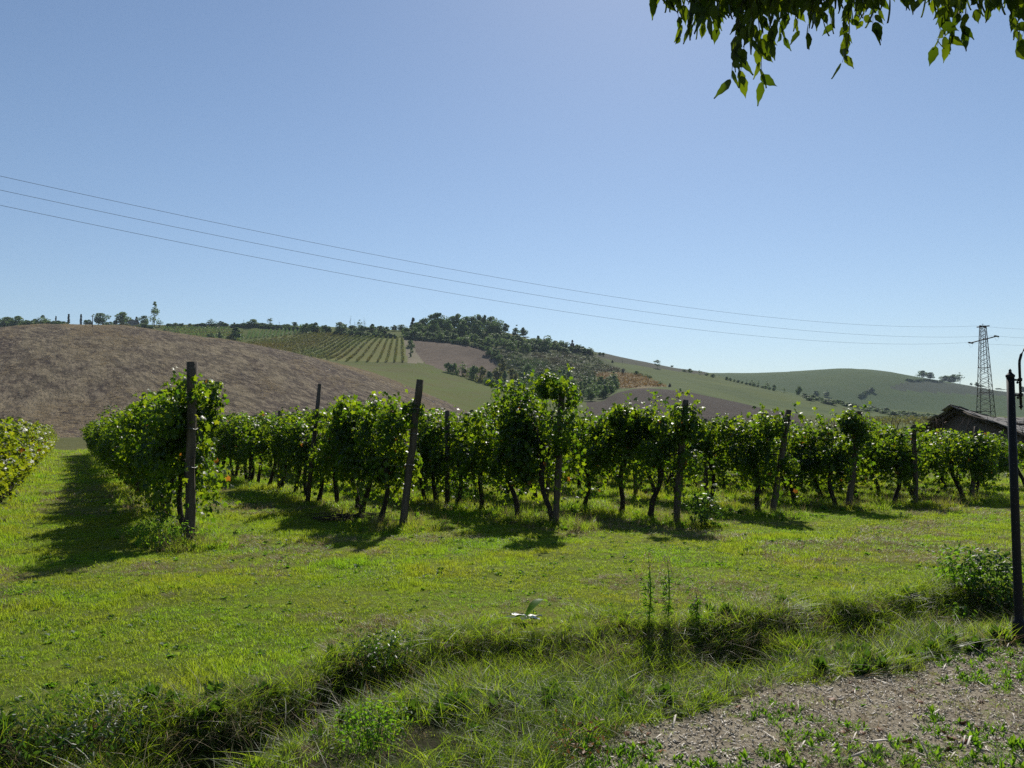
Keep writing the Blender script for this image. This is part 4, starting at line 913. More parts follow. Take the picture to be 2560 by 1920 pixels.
# ------------------------------------------------------------------ far trees
def crown(n, shape, leaf, nb=14, hole=.0):
    """unit tree crown (height 1); shape: list of (z, half width)"""
    sz = np.array([s_[0] for s_ in shape]); sw = np.array([s_[1] for s_ in shape])
    bz = rng.uniform(sz[0], sz[-1], nb); bw = np.interp(bz, sz, sw); t = rng.uniform(0, 6.28, nb); rr = bw * rng.uniform(.2, .8, nb)
    br = np.maximum(bw * rng.uniform(.38, .62, nb), .03)
    k = rng.integers(0, nb, n); d = rng.normal(0, 1, (n, 3)); d /= np.linalg.norm(d, axis=1, keepdims=True)
    P = np.stack([rr[k] * np.cos(t[k]), rr[k] * np.sin(t[k]), bz[k]], 1) + d * (br[k] * rng.uniform(.5, 1.08, n) ** .5)[:, None] * np.array([1, 1, .85])
    P[:, 2] = np.clip(P[:, 2], .02, 1.02)
    Q = np.array([(-.5, -.5, 0), (.5, -.4, .1), (.45, .5, 0), (-.5, .45, .1)])
    V, Fs = batch(Q, [(0, 1, 2, 3)], P, frames(d + rng.normal(0, .6, (n, 3)) + [0, 0, .4], rng.normal(0, 1, (n, 3))), leaf * rng.uniform(.5, 1.3, n)); return V, Fs, rng.random(n)
def trunk(h, r, br=4, spread=.2, top=.85):
    mb = MB(); mb.tube([(0, 0, -.05), (.01, 0, h * .5), (0, .01, h), (0, 0, top)], [r, r * .8, r * .6, r * .2], 6, wob=.1)
    for _ in range(br):
        z = random.uniform(h * .6, top * .8); t = random.uniform(0, 6.28); mb.tube([(0, 0, z), (spread * .5 * math.cos(t), spread * .5 * math.sin(t), z + .09), (spread * math.cos(t), spread * math.sin(t), z + .22)], [r * .5, r * .3, r * .12], 5)
    return mb.mesh('tree_trunk', M['bark'])
KIND = {}
def kind(nm, n, shape, leaf, mats, nb=14, tr=(.25, .018, 4, .2), count=3):
    L = []
    for i in range(count):
        V, Fs, rn = crown(n, shape, leaf, nb); L.append([mesh('crown_' + nm, V, Fs, M[m], rnd=rn) for m in mats])
    KIND[nm] = (L, [trunk(*tr) for _ in range(2)])
kind('round', 1300, [(.16, .26), (.45, .44), (.72, .42), (.92, .2)], .060, ['tree', 'tree_pale', 'tree_yellow'], 18, count=4)
kind('broad', 1300, [(.12, .35), (.4, .5), (.7, .42), (.9, .2)], .06, ['tree', 'tree_pale'], 22, (.2, .02, 4, .25), count=3)
kind('bush', 800, [(.08, .42), (.4, .5), (.75, .35), (.9, .15)], .085, ['tree', 'tree_pale', 'tree_yellow'], 14, (.1, .02, 3, .3), count=4)
kind('tall', 900, [(.12, .14), (.35, .24), (.7, .2), (.95, .06)], .055, ['tree', 'tree_pale', 'tree_yellow'], 18, (.2, .014, 4, .12), count=3)
kind('cypress', 900, [(.05, .06), (.3, .075), (.7, .055), (.98, .015)], .045, ['conifer'], 70, (.1, .01, 0, .05), count=2)
kind('conifer', 1000, [(.06, .24), (.35, .19), (.65, .11), (.97, .02)], .055, ['conifer'], 46, (.12, .014, 3, .1), count=2)
kind('sparse', 260, [(.25, .16), (.55, .22), (.8, .16), (.97, .03)], .045, ['tree_pale', 'tree'], 16, (.25, .012, 12, .2), count=3)
kind('poplar', 420, [(.08, .10), (.35, .17), (.65, .13), (.98, .02)], .035, ['tree_pale'], 40, (.25, .012, 10, .12), count=1)
kind('bare', 40, [(.5, .1), (.9, .12)], .02, ['tree_pale'], 6, (.4, .010, 14, .16), count=2)
def tree(px, top, base, wpx, kd, ci, label, group=None, cat='tree', Y=None, nm=None):
    c = locate(px, base, 385) if Y is None else None
    if c is None:
        a, e = ray(px, base); c = Vector((a * Y, Y, Gs(a * Y, Y)))
    Hh = at(px, top, c.y).z - c.z; Hh = max(Hh, 1.0); Wd = wpx / F * c.y * (1.0 if kd in ('cypress', 'bare') else 1.22)
    L, TR = KIND[kd]; v = random.choice(L); me = v[min(ci, len(v) - 1)]
    nat = 2 * {'round': .44, 'broad': .52, 'bush': .52, 'tall': .26, 'cypress': .075, 'conifer': .24, 'sparse': .24, 'poplar': .17, 'bare': .2}[kd]
    root = empty(nm or {'bush': 'shrub', 'cypress': 'cypress', 'conifer': 'conifer', 'bare': 'bare_tree'}.get(kd, 'tree'), c, random.uniform(0, 6.28), (Wd / nat, Wd / nat, Hh)); tag(root, label, cat, group)
    o = obj('crown', me, root); o['kind'] = 'stuff'; obj('trunk', random.choice(TR), root); return root
S = "on the skyline at the left"
TL = [
 (18, 792, 822, 46, 'broad', 1, "pale rounded tree at the very left end of the skyline"), (40, 788, 828, 34, 'round', 0, "dark round tree second from the left on the skyline"), (72, 800, 828, 36, 'bush', 0, "low dark tree between the round one and the pale one at far left"),
 (103, 787, 824, 36, 'sparse', 0, "thin pale grey-green tree in front of a cypress tip at far left"), (122, 803, 822, 26, 'bush', 1, "small pale tree right of the thin pale one at far left"), (140, 800, 822, 32, 'bush', 0, "low dark bush with a cypress tip above it"),
 (109, 788, 820, 4, 'cypress', 0, "thin cypress tip rising behind the thin pale tree"), (139, 790, 820, 5, 'cypress', 0, "short cypress tip just above the low dark bush"), (171, 784, 815, 6, 'cypress', 0, "slim black cypress, left one of the two standing free"), (202, 785, 815, 6, 'cypress', 0, "slim black cypress, right one of the two standing free"),
 (166, 804, 816, 10, 'bush', 0, "tiny bush at the foot of the left free cypress"), (218, 798, 815, 22, 'bush', 0, "small pyramidal dark tree right of the two free cypresses"),
 (252, 781, 814, 30, 'round', 0, "round dark tree on a short trunk left of the house on the ridge"), (272, 803, 822, 22, 'bush', 1, "grey-green shrub below the round tree on the ridge"), (288, 800, 814, 14, 'bush', 0, "small shrub between the round tree and the broad tree by the house"),
 (306, 779, 814, 38, 'broad', 0, "broad dark tree touching the left side of the ridge house"), (341, 791, 812, 12, 'conifer', 0, "small dark conifer behind the ridge house roof"), (359, 789, 815, 22, 'round', 0, "dark tree right of the ridge house"),
 (386, 754, 820, 22, 'poplar', 0, "tall thin half bare poplar rising above the skyline"), (400, 800, 818, 16, 'sparse', 0, "small thin tree right of the tall poplar"),
 (312, 806, 828, 36, 'bush', 2, "brownish green bush below the broad tree by the house"), (365, 806, 834, 38, 'bush', 0, "dark bush at the foot of the tall poplar"), (340, 812, 826, 24, 'bush', 2, "yellow-green shrub between the two bushes under the house"),
 (528, 797, 817, 24, 'sparse', 0, "see-through tree on the long flat part of the ridge"), (554, 802, 817, 18, 'bush', 0, "dark bushy tree right of the see-through one"), (586, 806, 817, 12, 'conifer', 0, "tiny pointed tree on the flat ridge"), (606, 807, 818, 24, 'bush', 0, "low bush left of the double crowned tree"),
 (630, 797, 819, 30, 'round', 0, "dark double crowned tree on the flat ridge"), (676, 794, 818, 18, 'sparse', 1, "thin upright tree right of the double crowned one"), (655, 807, 818, 26, 'bush', 1, "low pale bush between the thin tree and the double crowned tree"),
 (718, 810, 818, 26, 'bush', 0, "low hedge bush right of the utility pole"), (737, 804, 819, 16, 'tall', 1, "small upright tree at the end of the low hedge"),
 (765, 807, 833, 28, 'bush', 1, "grey-green bush at the left top corner of the striped vineyard"), (786, 805, 833, 32, 'bush', 0, "dark bush second from the left above the striped vineyard"), (790, 820, 834, 20, 'bush', 2, "yellowish shrub at the top edge of the striped vineyard"), (815, 812, 832, 28, 'bush', 0, "dark rounded shrub third along above the striped vineyard"),
 (849, 805, 833, 38, 'broad', 0, "big dark round tree above the middle of the striped vineyard"), (876, 785, 830, 10, 'bare', 0, "tallest bare tree above the striped vineyard, bent at the tip"), (887, 796, 830, 6, 'bare', 0, "thin bare tree right beside the tallest bare one"), (899, 799, 832, 16, 'sparse', 0, "half bare tree between the bare trunks above the vineyard"), (911, 790, 832, 14, 'bare', 0, "fan shaped bare tree above the striped vineyard"),
 (880, 812, 834, 24, 'bush', 0, "dark bush at the foot of the bare trees"), (905, 814, 836, 30, 'bush', 0, "dark bush under the fan shaped bare tree"), (931, 809, 838, 24, 'tall', 0, "pointed dark tree right of the bare trees"), (950, 813, 838, 26, 'bush', 0, "dark bush left of the small lit meadow on the ridge"), (962, 822, 842, 12, 'conifer', 0, "small black conifer at the edge of the small lit meadow"),
 (968, 816, 828, 14, 'bush', 1, "small round pale tree above the small lit meadow"), (985, 812, 828, 18, 'tall', 0, "small pointed tree above the small lit meadow"), (1002, 811, 828, 18, 'round', 0, "small dark round tree at the right of the small lit meadow"),
 (1033, 793, 832, 22, 'conifer', 0, "dark spruce at the left end of the hilltop wood"),
 (1028, 849, 868, 18, 'bush', 0, "small lone tree by the dry track beside the striped vineyard"), (1029, 868, 882, 8, 'bush', 0, "tiny bush on the dry track below the lone tree"), (1027, 882, 892, 6, 'bush', 0, "tiniest shrub lowest on the dry track"),
 (590, 816, 858, 28, 'tall', 0, "dark tree at the left tip of the striped vineyard"), (549, 828, 856, 14, 'tall', 0, "dark upright shrub left of the striped vineyard's tip"), (575, 836, 860, 18, 'bush', 2, "yellow-green shrub at the left tip of the striped vineyard"), (525, 832, 851, 20, 'bush', 0, "dark shrub in the green band above the stubble field"), (412, 822, 838, 14, 'bush', 0, "dark shrub low in the green band near the poplar"),
 # slope wood, right part
 (1362, 838, 876, 36, 'round', 0, "broad dark tree standing up out of the right part of the wood"), (1345, 838, 870, 18, 'tall', 1, "narrow pale tree left of the broad dark one in the wood"), (1409, 849, 877, 22, 'round', 0, "round tree with a visible trunk on the right shoulder of the wood"), (1431, 850, 880, 16, 'conifer', 0, "pointed conifer on the right shoulder of the wood"),
 (1450, 864, 882, 26, 'bush', 0, "low dark tree right of the pointed conifer"), (1472, 868, 884, 22, 'sparse', 0, "thin tree at the right end of the wood"), (1500, 880, 888, 10, 'bush', 1, "very small bush, left one of the pair on the bare ridge"), (1508, 881, 890, 9, 'round', 0, "very small round tree, right one of the pair on the bare ridge"),
 (1643, 898, 921, 20, 'sparse', 1, "lone grey-green tree on the skyline of the sloping ridge"), (1556, 895, 911, 6, 'bare', 0, "tiny bare sapling left of the lone skyline tree"), (1531, 900, 907, 7, 'conifer', 0, "dot of a dark shrub near the bare ridge"), (1558, 921, 936, 9, 'conifer', 0, "small black conifer above the orange vineyard"), (1591, 926, 938, 14, 'bush', 1, "pale shrub right of the small black conifer"),
 (1680, 913, 918, 7, 'round', 0, "tiny tree right of the lone skyline tree"), (1711, 923, 930, 12, 'bush', 0, "first small bush in the ridge hedge"), (1725, 921, 931, 12, 'bush', 0, "second small bush in the ridge hedge"), (1750, 925, 936, 10, 'sparse', 0, "third shrub in the ridge hedge, see-through"), (1767, 933, 939, 10, 'bush', 0, "fourth bush in the ridge hedge"), (1782, 935, 943, 12, 'bush', 0, "last bush of the ridge hedge before the gap"),
 (1675, 958, 968, 9, 'conifer', 0, "little dark pointed shrub at the right tip of the orange vineyard"), (1701, 970, 978, 6, 'bush', 0, "tiny shrub on the rim of the dark ploughed mound"), (1651, 952, 966, 14, 'sparse', 0, "pale sapling at the right end of the orange vineyard"),
 (1867, 945, 962, 6, 'bare', 0, "bare sapling in the hedge running down the pasture"), (1881, 949, 964, 14, 'sparse', 0, "thin shrub right of the bare sapling in the pasture hedge"), (1896, 951, 966, 10, 'sparse', 0, "upright shrub halfway down the pasture hedge"), (1918, 954, 972, 14, 'sparse', 0, "twiggy pair of saplings low in the pasture hedge"), (1936, 961, 975, 8, 'bush', 0, "small bush near the lower end of the pasture hedge"),
 (1960, 968, 981, 10, 'sparse', 0, "faint shrub just before the dark tree in the pasture hedge"), (1997, 964, 988, 15, 'round', 0, "dark tree at the lower end of the pasture hedge"), (2041, 977, 991, 16, 'round', 0, "small blue-green tree in the hollow, left one of two"), (2067, 975, 993, 14, 'tall', 0, "small blue-green tree in the hollow, right one of two"),
]
for t_ in TL: tree(*t_)
D1 = 1180
for px, top, base, wpx, kd, ci, lab in [
 (2306, 926, 950, 24, 'broad', 0, "left tree of the joined pair on the far right hill"), (2326, 931, 951, 20, 'round', 0, "right tree of the joined pair on the far right hill"), (2362, 938, 958, 26, 'broad', 0, "left half of the broad tree clump on the far right hill"),
 (2382, 935, 961, 30, 'broad', 0, "right half of the broad tree clump on the far right hill"), (2400, 931, 965, 19, 'sparse', 1, "see-through round tree right of the broad clump on the far hill"), (2428, 957, 967, 6, 'round', 0, "tiny round bush left of the pylon on the far hill"), (2441, 955, 970, 12, 'bush', 1, "pale bush behind the pylon's left edge"),
 (2455, 963, 974, 16, 'bush', 0, "dark bush seen through the pylon"), (2495, 970, 978, 14, 'bush', 1, "pale low bush right of the pylon"), (2508, 974, 988, 24, 'bush', 0, "dark blue-green bush right of the pylon on the far hill"), (2558, 966, 992, 14, 'round', 0, "dark tree at the right edge of the photo on the far hill"), (2530, 978, 990, 16, 'bush', 0, "low bush hidden behind the lamp post top on the far hill")]:
    tree(px, top, base, wpx, kd, ci, lab, Y=1330 if kd != 'x' else None)
for i in range(9):
    f = i / 8; tree(2150 + 27 * f, 986 - 14 * f - 2, 995 - 20 * f, 12, 'bush', 0, "bush in the short dark diagonal hedge on the far hill", 'bushes of the short diagonal hedge')
tree(2181, 967, 980, 13, 'round', 0, "dark tree crowning the upper end of the short diagonal hedge")
for i in range(16):
    f = i / 15; x = 2268 + 86 * f; y = 950 + 3 * f + 1.5 * math.sin(9 * f); tree(x, y - 4, y + 2, 9, 'bush', 0, "bush in the thin dark hedge along the top of the far hill", 'bushes of the thin hilltop hedge')
for i in range(13):
    f = i / 12; x = 1816 + 118 * f; y = 949 + 27 * f; tree(x, y - random.uniform(3, 8), y + 1, random.uniform(7, 11), 'bush', 0, "low bush in the hedge running down across the pasture", 'low bushes of the pasture hedge')
for i in range(46):
    f = i / 45; x = 2010 + 340 * f; y = np.interp(x, [2010, 2089, 2177, 2316, 2354], [991, 1007, 1024, 1040, 1044]) + random.uniform(-3, 6); tree(x, y - random.uniform(5, 9), y + 2, random.uniform(14, 24), 'bush', random.choice((0, 0, 1)), "low dark bush in the rough strip at the foot of the far hill", 'bushes of the rough strip')
# hilltop wood: the tall trees, then the paler lower fringe
topx = [1045, 1060, 1078, 1095, 1112, 1130, 1147, 1165, 1180, 1196, 1212, 1228, 1243, 1264, 1290, 1308]
topy = [806, 796, 786, 782, 787, 788, 784, 789, 790, 785, 786, 791, 794, 806, 812, 818]
for i, (x, y) in enumerate(zip(topx, topy)):
    kd = 'round' if i not in (10, 13, 14, 15) else 'tall'
    tree(x, y, 832 if x < 1240 else 842, 30 if kd == 'round' else 20, kd, 0, "tall dark tree in the crest of the hilltop wood", 'tall trees of the hilltop wood')
for i, (x, y) in enumerate([(1052, 806), (1085, 800), (1120, 800), (1155, 799), (1190, 800), (1225, 802)]):
    tree(x, y, 842, 30, 'round', 0, "dark tree in the second rank of the hilltop wood", 'second rank trees of the hilltop wood')
for i in range(125):
    x = random.uniform(1010, 1478); yt = np.interp(x, [1010, 1100, 1250, 1330, 1400, 1478], [832, 830, 836, 850, 862, 880]); yb = np.interp(x, [1010, 1090, 1174, 1210, 1260, 1478], [846, 852, 862, 872, 877, 886])
    b_ = random.uniform(yt + 6, yb + 1) if yb > yt + 7 else yb; h_ = random.uniform(14, 26) * (1 if x < 1330 else .75)
    tree(x, b_ - h_, b_, random.uniform(14, 28), random.choice(('bush', 'bush', 'tall', 'round')), random.choice((0, 1, 1)), "grey-green tree in the lower fringe of the hilltop wood", 'lower fringe trees of the hilltop wood')
for i in range(26):   # dark foot of the wood along the brown field
    f = i / 25; x = 1012 + 200 * f; y = np.interp(x, [1012, 1090, 1174, 1212], [847, 853, 863, 873]); tree(x, y - random.uniform(7, 11), y + 1, random.uniform(12, 18), 'bush', 0, "dark bush along the foot of the wood above the brown field", 'bushes along the foot of the wood')
for i, (x, t_, b_, w_, k_, c_, l_) in enumerate([
 (1240, 872, 898, 24, 'bush', 0, "dark tree at the upper right corner of the brown field"), (1222, 866, 886, 24, 'bush', 1, "grey-green tree above the right corner of the brown field"), (1248, 884, 904, 18, 'round', 0, "blackish round shrub beside the brown field"),
 (1122, 905, 932, 22, 'bush', 0, "left end bush of the hedge below the brown field"), (1138, 906, 936, 20, 'bush', 1, "second bush of the hedge below the brown field"), (1156, 904, 940, 22, 'sparse', 0, "twiggy tree in the hedge below the brown field"), (1162, 922, 942, 18, 'bush', 2, "yellowish bush in the hedge below the brown field"),
 (1184, 912, 950, 26, 'bush', 1, "tall bush in the middle of the hedge below the brown field"), (1203, 914, 956, 26, 'bush', 2, "yellow-green bush in the middle of the hedge below the brown field"), (1222, 926, 960, 24, 'bush', 0, "dark bush left of the yellow trees"),
 (1255, 893, 952, 20, 'tall', 2, "tall pale yellow poplar, brightest tree on the slope"), (1242, 918, 960, 28, 'bush', 2, "yellow bush at the foot of the yellow poplar, left side"), (1262, 925, 960, 14, 'tall', 0, "dark slim shrub in front of the yellow poplar"), (1280, 918, 968, 22, 'tall', 2, "pale yellow-green tree right of the yellow poplar"), (1292, 930, 972, 20, 'bush', 2, "low yellowish bush right of the yellow trees")]):
    tree(x, t_, b_, w_, k_, c_, l_)
for i in range(20):
    f = i / 19; x = 1218 + 92 * f; y = 960 + 22 * f; tree(x, y - random.uniform(12, 18), y + 3, random.uniform(14, 22), 'bush', 0, "dark bush at the bottom of the hedge, edge of the green field", 'dark bushes at the bottom of the hedge')
for i in range(44):
    x = random.uniform(1295, 1425); b_ = random.uniform(950, 1003) if x < 1400 else random.uniform(945, 985); h_ = random.uniform(24, 42)
    tree(x, b_ - h_, b_, random.uniform(16, 26), random.choice(('tall', 'sparse', 'bush', 'round')), random.choice((0, 1, 1)), "grey-green tree in the thicket right of the yellow trees", 'thicket trees right of the yellow trees')
for i in range(40):
    x = random.uniform(1425, 1545); b_ = np.interp(x, [1425, 1500, 1545], [1008, 1003, 985]) - random.uniform(0, 42); h_ = random.uniform(20, 34)
    tree(x, b_ - h_, b_, random.uniform(16, 26), random.choice(('tall', 'sparse', 'bush', 'round')), random.choice((0, 1, 1)), "grey-green tree in the thicket left of the dark mound", 'thicket trees left of the dark mound')
for i in range(60):
    x = random.uniform(405, 830); y = np.interp(x, [405, 650, 762, 830], [817, 818, 826, 831]); tree(x, y - random.uniform(5, 11), y + 1, random.uniform(10, 22), 'bush', random.choice((0, 0, 1)), "low bush in the hedge along the left skyline ridge", 'hedge bushes of the left skyline ridge')
for i in range(22):
    x = random.uniform(835, 1010); y = np.interp(x, [835, 1010], [835, 846]); tree(x, y - random.uniform(7, 12), y + 1, random.uniform(12, 20), 'bush', 0, "dark hedge bush right above the striped vineyard", 'hedge bushes above the striped vineyard')
for i in range(14):
    x = 4 + i * 12; tree(x, 806 - random.uniform(0, 10), 820, random.uniform(18, 26), 'bush', random.choice((0, 0, 1)), "bush in the low belt of trees at the far left skyline", 'bushes of the far left tree belt')
# scrub over the slope, uncountable
n = 1200; xs = rng.uniform(1210, 1640, n); ys = rng.uniform(872, 985, n)
ok = inpoly(xs, ys, [(1215, 878), (1300, 876), (1480, 888), (1520, 915), (1600, 938), (1640, 950), (1560, 930), (1485, 930), (1500, 955), (1430, 965), (1300, 960), (1255, 905)]) ; xs, ys = xs[ok], ys[ok]
P = np.array([tuple(locate(x, y)) for x, y in zip(xs, ys)]); n = len(P)
Vs = []; Fs = []; rn = []; c = 0
Q = np.array([(-.5, -.5, 0), (.5, -.4, .1), (.45, .5, 0), (-.5, .45, .1)])
for i in range(n):
    m = 46; s_ = random.uniform(1.3, 3.4); d = rng.normal(0, 1, (m, 3)); d /= np.linalg.norm(d, axis=1, keepdims=True); d[:, 2] = np.abs(d[:, 2])
    q = P[i] + d * s_ * rng.uniform(.5, 1, m)[:, None] * [1.25, 1.25, .85]
    V, F_ = batch(Q, [(0, 1, 2, 3)], q, frames(d + rng.normal(0, .6, (m, 3)), rng.normal(0, 1, (m, 3))), .75 * rng.uniform(.5, 1.2, m)); Vs.append(V); Fs.append(F_ + c); c += len(V); rn += [random.random()] * m
o = obj('scrub', mesh('scrub', np.concatenate(Vs), np.concatenate(Fs), M['scrub'], rnd=rn)); tag(o, "dense rough scrub covering the slope below the wood", 'scrub', kind='stuff')

# ------------------------------------------------------------------ far vineyards
def vine_row_mesh(pts, h, wd, mat, step=1.2, leaf=.55, dens=9):
    pts = [Vector(p) for p in pts]; P = []
    for a, b_ in zip(pts[:-1], pts[1:]):
        L = (b_ - a).length; k = max(1, int(L * dens)); f = rng.random(k)
        q = np.array(a)[None] + f[:, None] * np.array(b_ - a)[None]; P.append(q)
    P = np.concatenate(P); n = len(P); P += np.stack([rng.normal(0, wd * .4, n), rng.normal(0, wd * .4, n), rng.uniform(.3, h, n)], 1)
    V, Fs = batch(Q, [(0, 1, 2, 3)], P, frames(rng.normal(0, 1, (n, 3)) + [0, 0, .3], rng.normal(0, 1, (n, 3))), leaf * rng.uniform(.6, 1.2, n)); return mesh('far_vine_row', V, Fs, mat, rnd=rng.random(n))
def row_between(p0, p1, k=6, lo=400):
    a = locate(*p0, lo); b_ = locate(*p1, lo); r_ = []
    for i in range(k + 1):
        x = a.x + (b_.x - a.x) * i / k; y = a.y + (b_.y - a.y) * i / k; r_.append((x, y, Gs(x, y)))
    return r_
nR_ = 27
for i in range(nR_):
    f = i / (nR_ - 1)
    x1 = np.interp(f, [0, .18, 1], [640, 762, 1006]); y1 = np.interp(x1, [600, 680, 762, 838, 1010], [860, 848, 837, 834, 849])
    x0 = np.interp(f, [0, .3, .48, .73, .89, 1], [578, 630, 693, 838, 948, 1008]); y0 = np.interp(x0, [560, 600, 700, 780, 867, 1010], [869, 873, 887, 897, 905, 907])
    o = obj('vine_row', vine_row_mesh(row_between((x0, y0), (x1, y1)), 1.9, .9, M['far_vine'])); tag(o, "vine row of the striped vineyard on the hill above the green field", 'vine row', 'vine rows of the striped hillside vineyard')
for i in range(14):
    x1 = 622 + i * 10.5; x0 = x1 - 4 + i * .3
    y0 = np.interp(x0, [600, 700, 770], [849, 842, 832]); o = obj('vine_row', vine_row_mesh(row_between((x0, y0), (x1 + 3, y0 - 16), 3), 2.0, 1.0, M['tree'], dens=8)); tag(o, "short dark vine row in the strip above the striped vineyard's left part", 'vine row', 'short vine rows above the striped vineyard')
for i in range(17):
    y = 819 + i * 2.6; x0 = 395 + i * 8; x1 = min(610, 560 + i * 8)
    if x0 > x1 - 20: continue
    o = obj('vine_row', vine_row_mesh(row_between((x0, y), (x1, y + random.uniform(0, 4)), 5), 2.0, 1.3, M['tree_pale'] if i % 3 else M['tree_yellow'], dens=7, leaf=.8)); tag(o, "pale green vine row in the band right of the tall poplar", 'vine row', 'vine rows of the pale green band')
for i in range(13):
    f = i / 12; xa, ya = 1487 + 8 * f, 935 + 30 * f; xb = 1600 + 66 * f ** 1; yb = 938 + 30 * f
    o = obj('vine_row', vine_row_mesh(row_between((xa, ya), (min(xb, 1664), yb), 4), 1.7, .8, M['orange_vine'], dens=7)); tag(o, "orange autumn vine row on the slope above the dark mound", 'vine row', 'vine rows of the orange vineyard')
# young vineyard stakes and yellowish vines in the flat beyond
stake = MB(); stake.bar((0, 0, -.1), (0, 0, 2.0), .09); stm = stake.mesh('stake', M['beam'])
for i in range(16):
    x = 2172 + i * 8.3 + random.uniform(-2, 2); c = locate(x, 1071 - random.choice((0, 3)), 90, 400)
    o = obj('vineyard_stake', stm, loc=(c.x, c.y, c.z), sc=(1, 1, random.uniform(.9, 1.1))); tag(o, "thin stake of the young vineyard seen over the vines left of the shed", 'stake', 'stakes of the young vineyard')
for i in range(9):
    o = obj('vine_row', vine_row_mesh(row_between((2140, 1047 + i * 1.6), (2345, 1046 + i * 1.9), 5, 90), 1.6, 1.2, M['tree_yellow'] if i % 2 else M['far_vine'], dens=4, leaf=.6)); tag(o, "yellow-green vine row in the flat left of the shed roof", 'vine row', 'yellow-green vine rows left of the shed')
# house on the ridge
c = locate(334, 816); root = empty('ridge_house', c, math.radians(12)); tag(root, "small pale house with a low tiled roof among the trees on the left skyline", 'house')
u = c.y / F
hw, hh, hd = 11 * u, 11 * u, 4.0
mb = MB(); mb.add([(-hw, -hd, -1), (hw, -hd, -1), (hw, hd, -1), (-hw, hd, -1), (-hw, -hd, hh), (hw, -hd, hh), (hw, hd, hh), (-hw, hd, hh), (0, -hd, hh * 1.42), (0, hd, hh * 1.42)],
       [(0, 1, 5, 4), (1, 2, 6, 5), (2, 3, 7, 6), (3, 0, 4, 7), (4, 5, 8), (6, 7, 9)]); obj('wall', mb.mesh('house_wall', M['plaster']), root)
for sx in (-1, 1):
    mb = MB(); V = [(sx * (hw + .6), -hd - .5, hh - .2), (sx * (hw + .6), hd + .5, hh - .2), (0, hd + .5, hh * 1.42 + .08), (0, -hd - .5, hh * 1.42 + .08)]; V += [(a, b_, z + .25) for a, b_, z in V]
    mb.add(V, [(0, 1, 2, 3), (4, 7, 6, 5), (0, 3, 7, 4), (1, 5, 6, 2), (0, 4, 5, 1), (3, 2, 6, 7)]); obj('roof', mb.mesh('house_roof', M['housetile']), root)
for wx in (-1.6, 1.6):
    mb = MB(); mb.box((wx, -hd - .03, hh * .6), (.9, .08, 1.2)); obj('window', mb.mesh('window', M['pane']), root)
for x, y0, y1, lab in ((698, 805, 818, "thin utility pole on the ridge left of the low hedge"), (231, 804, 817, "thin post on the ridge right of the two cypresses"), (1017, 815, 830, "thin pole at the left end of the hilltop wood"), (609, 799, 818, "slender pole above the green band on the ridge")):
    c = locate(x, y1); hgt = at(x, y0, c.y).z - c.z; mb = MB(); mb.bar((0, 0, 0), (0, 0, max(hgt, 4)), .28); mb.bar((-.6, 0, max(hgt, 4) * .92), (.6, 0, max(hgt, 4) * .92), .15)
    o = obj('utility_pole', mb.mesh('utility_pole', M['greypole']), loc=c); tag(o, lab, 'pole')

# stubble clumps on the brown field: one uncountable cover
n = 42000; th = rng.uniform(-.60, .02, n); r = np.sqrt(rng.uniform(118**2, 345**2, n)); xx, yy = r * np.sin(th), r * np.cos(th); zz = G(xx, yy)
ok = (region(xx, yy, zz) == 3) & (rng.random(n) < .22 + 2.2 * (vnoise(xx + .45 * yy, yy * .3, 13, 61) + .7 * vnoise(xx + .45 * yy, yy * .3, 4, 62)) - .5 * np.clip((xx + 75) / 60, 0, .6)); xx, yy, zz = xx[ok], yy[ok], zz[ok]; n = len(xx)
protos = [tuft("stubble", 26, .55, .30, .035, M['straw'], (.3, 1.5), 3, .5) for _ in range(3)]
scatter("stubble", np.column_stack([xx, yy, zz]), np.stack([0 * xx, 0 * xx, rng.uniform(0, 6.28, n)], 1), rng.uniform(.6, 1.6, n), rng.integers(0, 3, n), protos, label="bleached dry stubble covering the big brown field", cat="stubble")

# ------------------------------------------------------------------ the overhanging tree at the top right
troot = empty('overhanging_tree', (5.6, 1.0, Gs(5.6, 1.0))); tag(troot, "tree with hanging pointed leaves reaching into the sky at the top right", 'tree')
o0 = Vector((5.6, 1.0, Gs(5.6, 1.0)))
def lp(v): return Vector(v) - o0
mb = MB(); mb.tube([(0, 0, -.2), (.03, .05, 1.2), (-.1, .1, 2.4), (-.2, .4, 3.6), (-.3, .8, 5.2)], [.24, .19, .17, .14, .09], 12, wob=.06); obj('trunk', mb.mesh('tree_trunk', M['bark'], smooth=True), troot)
limbs = [[(5.4, 1.3, 3.4), (4.2, 2.6, 4.3), (3.0, 3.5, 4.55), (1.6, 4.0, 4.45), (.9, 4.2, 4.2)], [(5.4, 1.4, 3.9), (4.6, 2.9, 4.8), (3.6, 3.9, 5.0), (2.4, 4.4, 4.9)], [(5.3, 1.6, 3.6), (4.2, 3.2, 4.2), (3.3, 3.9, 4.35), (2.6, 4.1, 4.2)]]
for L in limbs: mb = MB(); mb.tube([lp(p) for p in L], np.linspace(.07, .012, len(L)), 8); obj('limb', mb.mesh('tree_limb', M['bark'], smooth=True), troot)
EV = [(0, 0, 0)]; zs = np.array([0, .08, .2, .35, .5, .65, .8, .9, 1.0]); ws = np.array([.03, .16, .25, .28, .25, .18, .09, .03, .0])
V = []; Fs = []
for i, (z, w_) in enumerate(zip(zs, ws)):
    jag = 1 + (.1 if i % 2 else -.06); V += [(-w_ * jag, 0, -z), (0, -.03 - .06 * z, -z), (w_ * jag, 0, -z)]
for i in range(8):
    for k in (0, 1): Fs += [(i*3+k, i*3+k+1, i*3+k+4), (i*3+k, i*3+k+4, i*3+k+3)]
